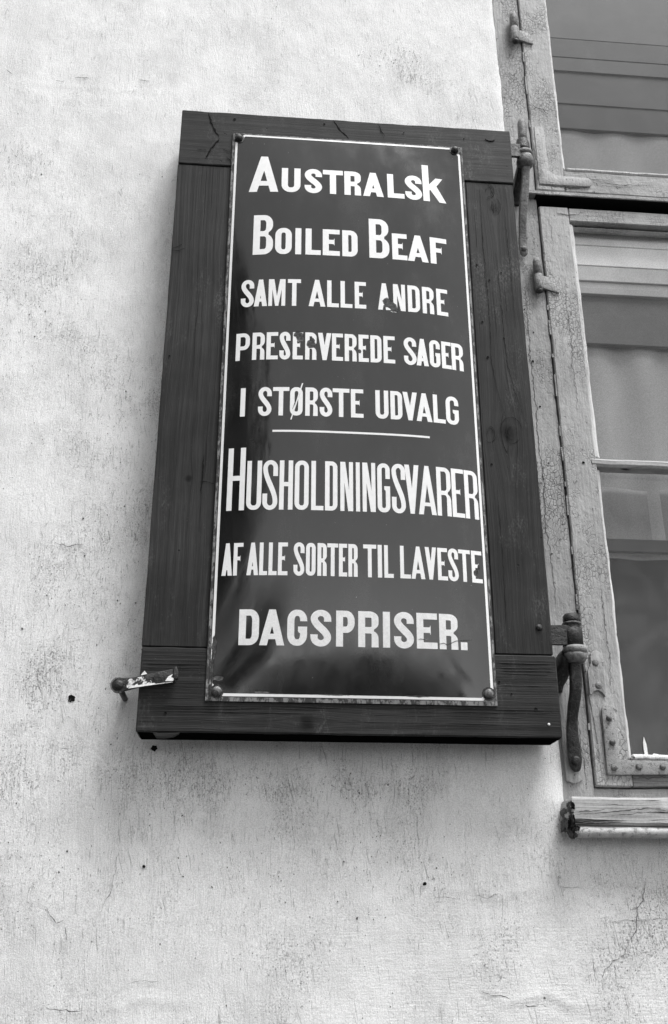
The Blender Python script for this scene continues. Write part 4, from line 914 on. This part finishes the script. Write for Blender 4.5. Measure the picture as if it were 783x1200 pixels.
def far_house(x, y, w, d, h, rh, label):
    t = empty('far_house', (x, y, GZ), None, label, 'house', 'low houses across the street')
    obj('wall', beam(0, x-w/2, x+w/2, (y-d/2, y+d/2), (GZ, GZ+h), .01, 2, 0), M['housewall'], t)
    z = GZ+h; o = .3
    V = [(x-w/2-o, y-d/2-o, z), (x+w/2+o, y-d/2-o, z), (x+w/2+o, y+d/2+o, z), (x-w/2-o, y+d/2+o, z), (x-w/2-o, y, z+rh), (x+w/2+o, y, z+rh)]
    rf = obj('roof', mesh(V, [[0, 1, 5, 4], [2, 3, 4, 5], [1, 2, 5], [3, 0, 4], [3, 2, 1, 0]]), M['roof'], t)
    obj('chimney', beam(2, z+rh*.5, z+rh+.7, (y-.3, y+.3), (x+w*.2, x+w*.2+.6), .02, 1, 0), M['roof'], rf)
    for k in range(int(w/2.4)):
        xx = x-w/2+1.2+2.4*k
        obj('window', beam(2, GZ+1., GZ+2.2, (y+d/2, y+d/2+.04), (xx-.45, xx+.45), .01, 1, 0), M['farglass'], t)
for a in ((3., -42, 13, 7, 2.6, 1.9, 'low plastered house with a dark roof straight across the street'), (18, -42, 14, 7, 2.9, 2.5, 'longer plastered house with a dark roof, across the street to the right'), (-16, -46, 16, 8, 3.0, 2.6, 'plastered house with a dark roof behind the tall tree across the street')): far_house(*a)

for i, (x, y, h, rx, lab) in enumerate(((15.5, -40, 7.2, 3.0, 'bushy tree at the near gable of the longer house across the street'), (21.5, -38, 8.4, 3.6, 'taller bushy tree between the longer house and the street corner'),
                                        (29, -36, 7.4, 3.4, 'rightmost bushy tree across the street'), (-4.5, -38, 6.6, 2.6, 'small bushy tree left of the low house across the street'))):
    tree((x, y, GZ), h, rx, h*.4, lab, 3500, 20+i, .24)

for i, (x, y, h, rx, lab) in enumerate(((-6.6, -11.0, 4.6, 2.3, 'broad leafy shrub in front of the tallest tree across the street'), (-3.9, -13.0, 4.2, 1.9, 'leafy shrub between the tallest and the low tree across the street'), (-11.5, -11.5, 5.0, 2.8, 'biggest leafy shrub, farthest left across the street'), (-1.7, -14.5, 2.9, 1.4, 'smallest leafy shrub, at the foot of the low tree across the street'))):
    t_ = empty('shrub', (x, y, GZ), None, lab, 'shrub', 'shrubs across the street'); r_ = random.Random(60+i); V = []; F = []
    for _ in range(5200):
        d = Vector((r_.gauss(0, 1), r_.gauss(0, 1), r_.gauss(0, 1))).normalized()*r_.uniform(.55, 1)**.5
        p = Vector((x+d.x*rx*(1+.2*math.sin(5*d.z)), y+d.y*rx, GZ+h*.5+d.z*h*.5*(1+.15*math.sin(7*d.x))))
        a_ = Vector((r_.gauss(0, 1), r_.gauss(0, 1), r_.gauss(0, 1))).normalized(); b2 = a_.orthogonal().normalized(); k = len(V); q = .12*r_.uniform(.6, 1.3)
        V += [tuple(p+a_*q), tuple(p+b2*q*.5), tuple(p-a_*q), tuple(p-b2*q*.5)]; F.append([k, k+1, k+2, k+3])
    tag(obj('foliage', mesh(V, F), M['leaf'], t_), kind='stuff')
    obj('stem', sweep([(x, y, GZ+h*.6, .04, .04), (x+.05, y, GZ+h*.3, .05, .05), (x, y, GZ, .07, .07)], .01, 8, 2.), M['bark'], t_, True)
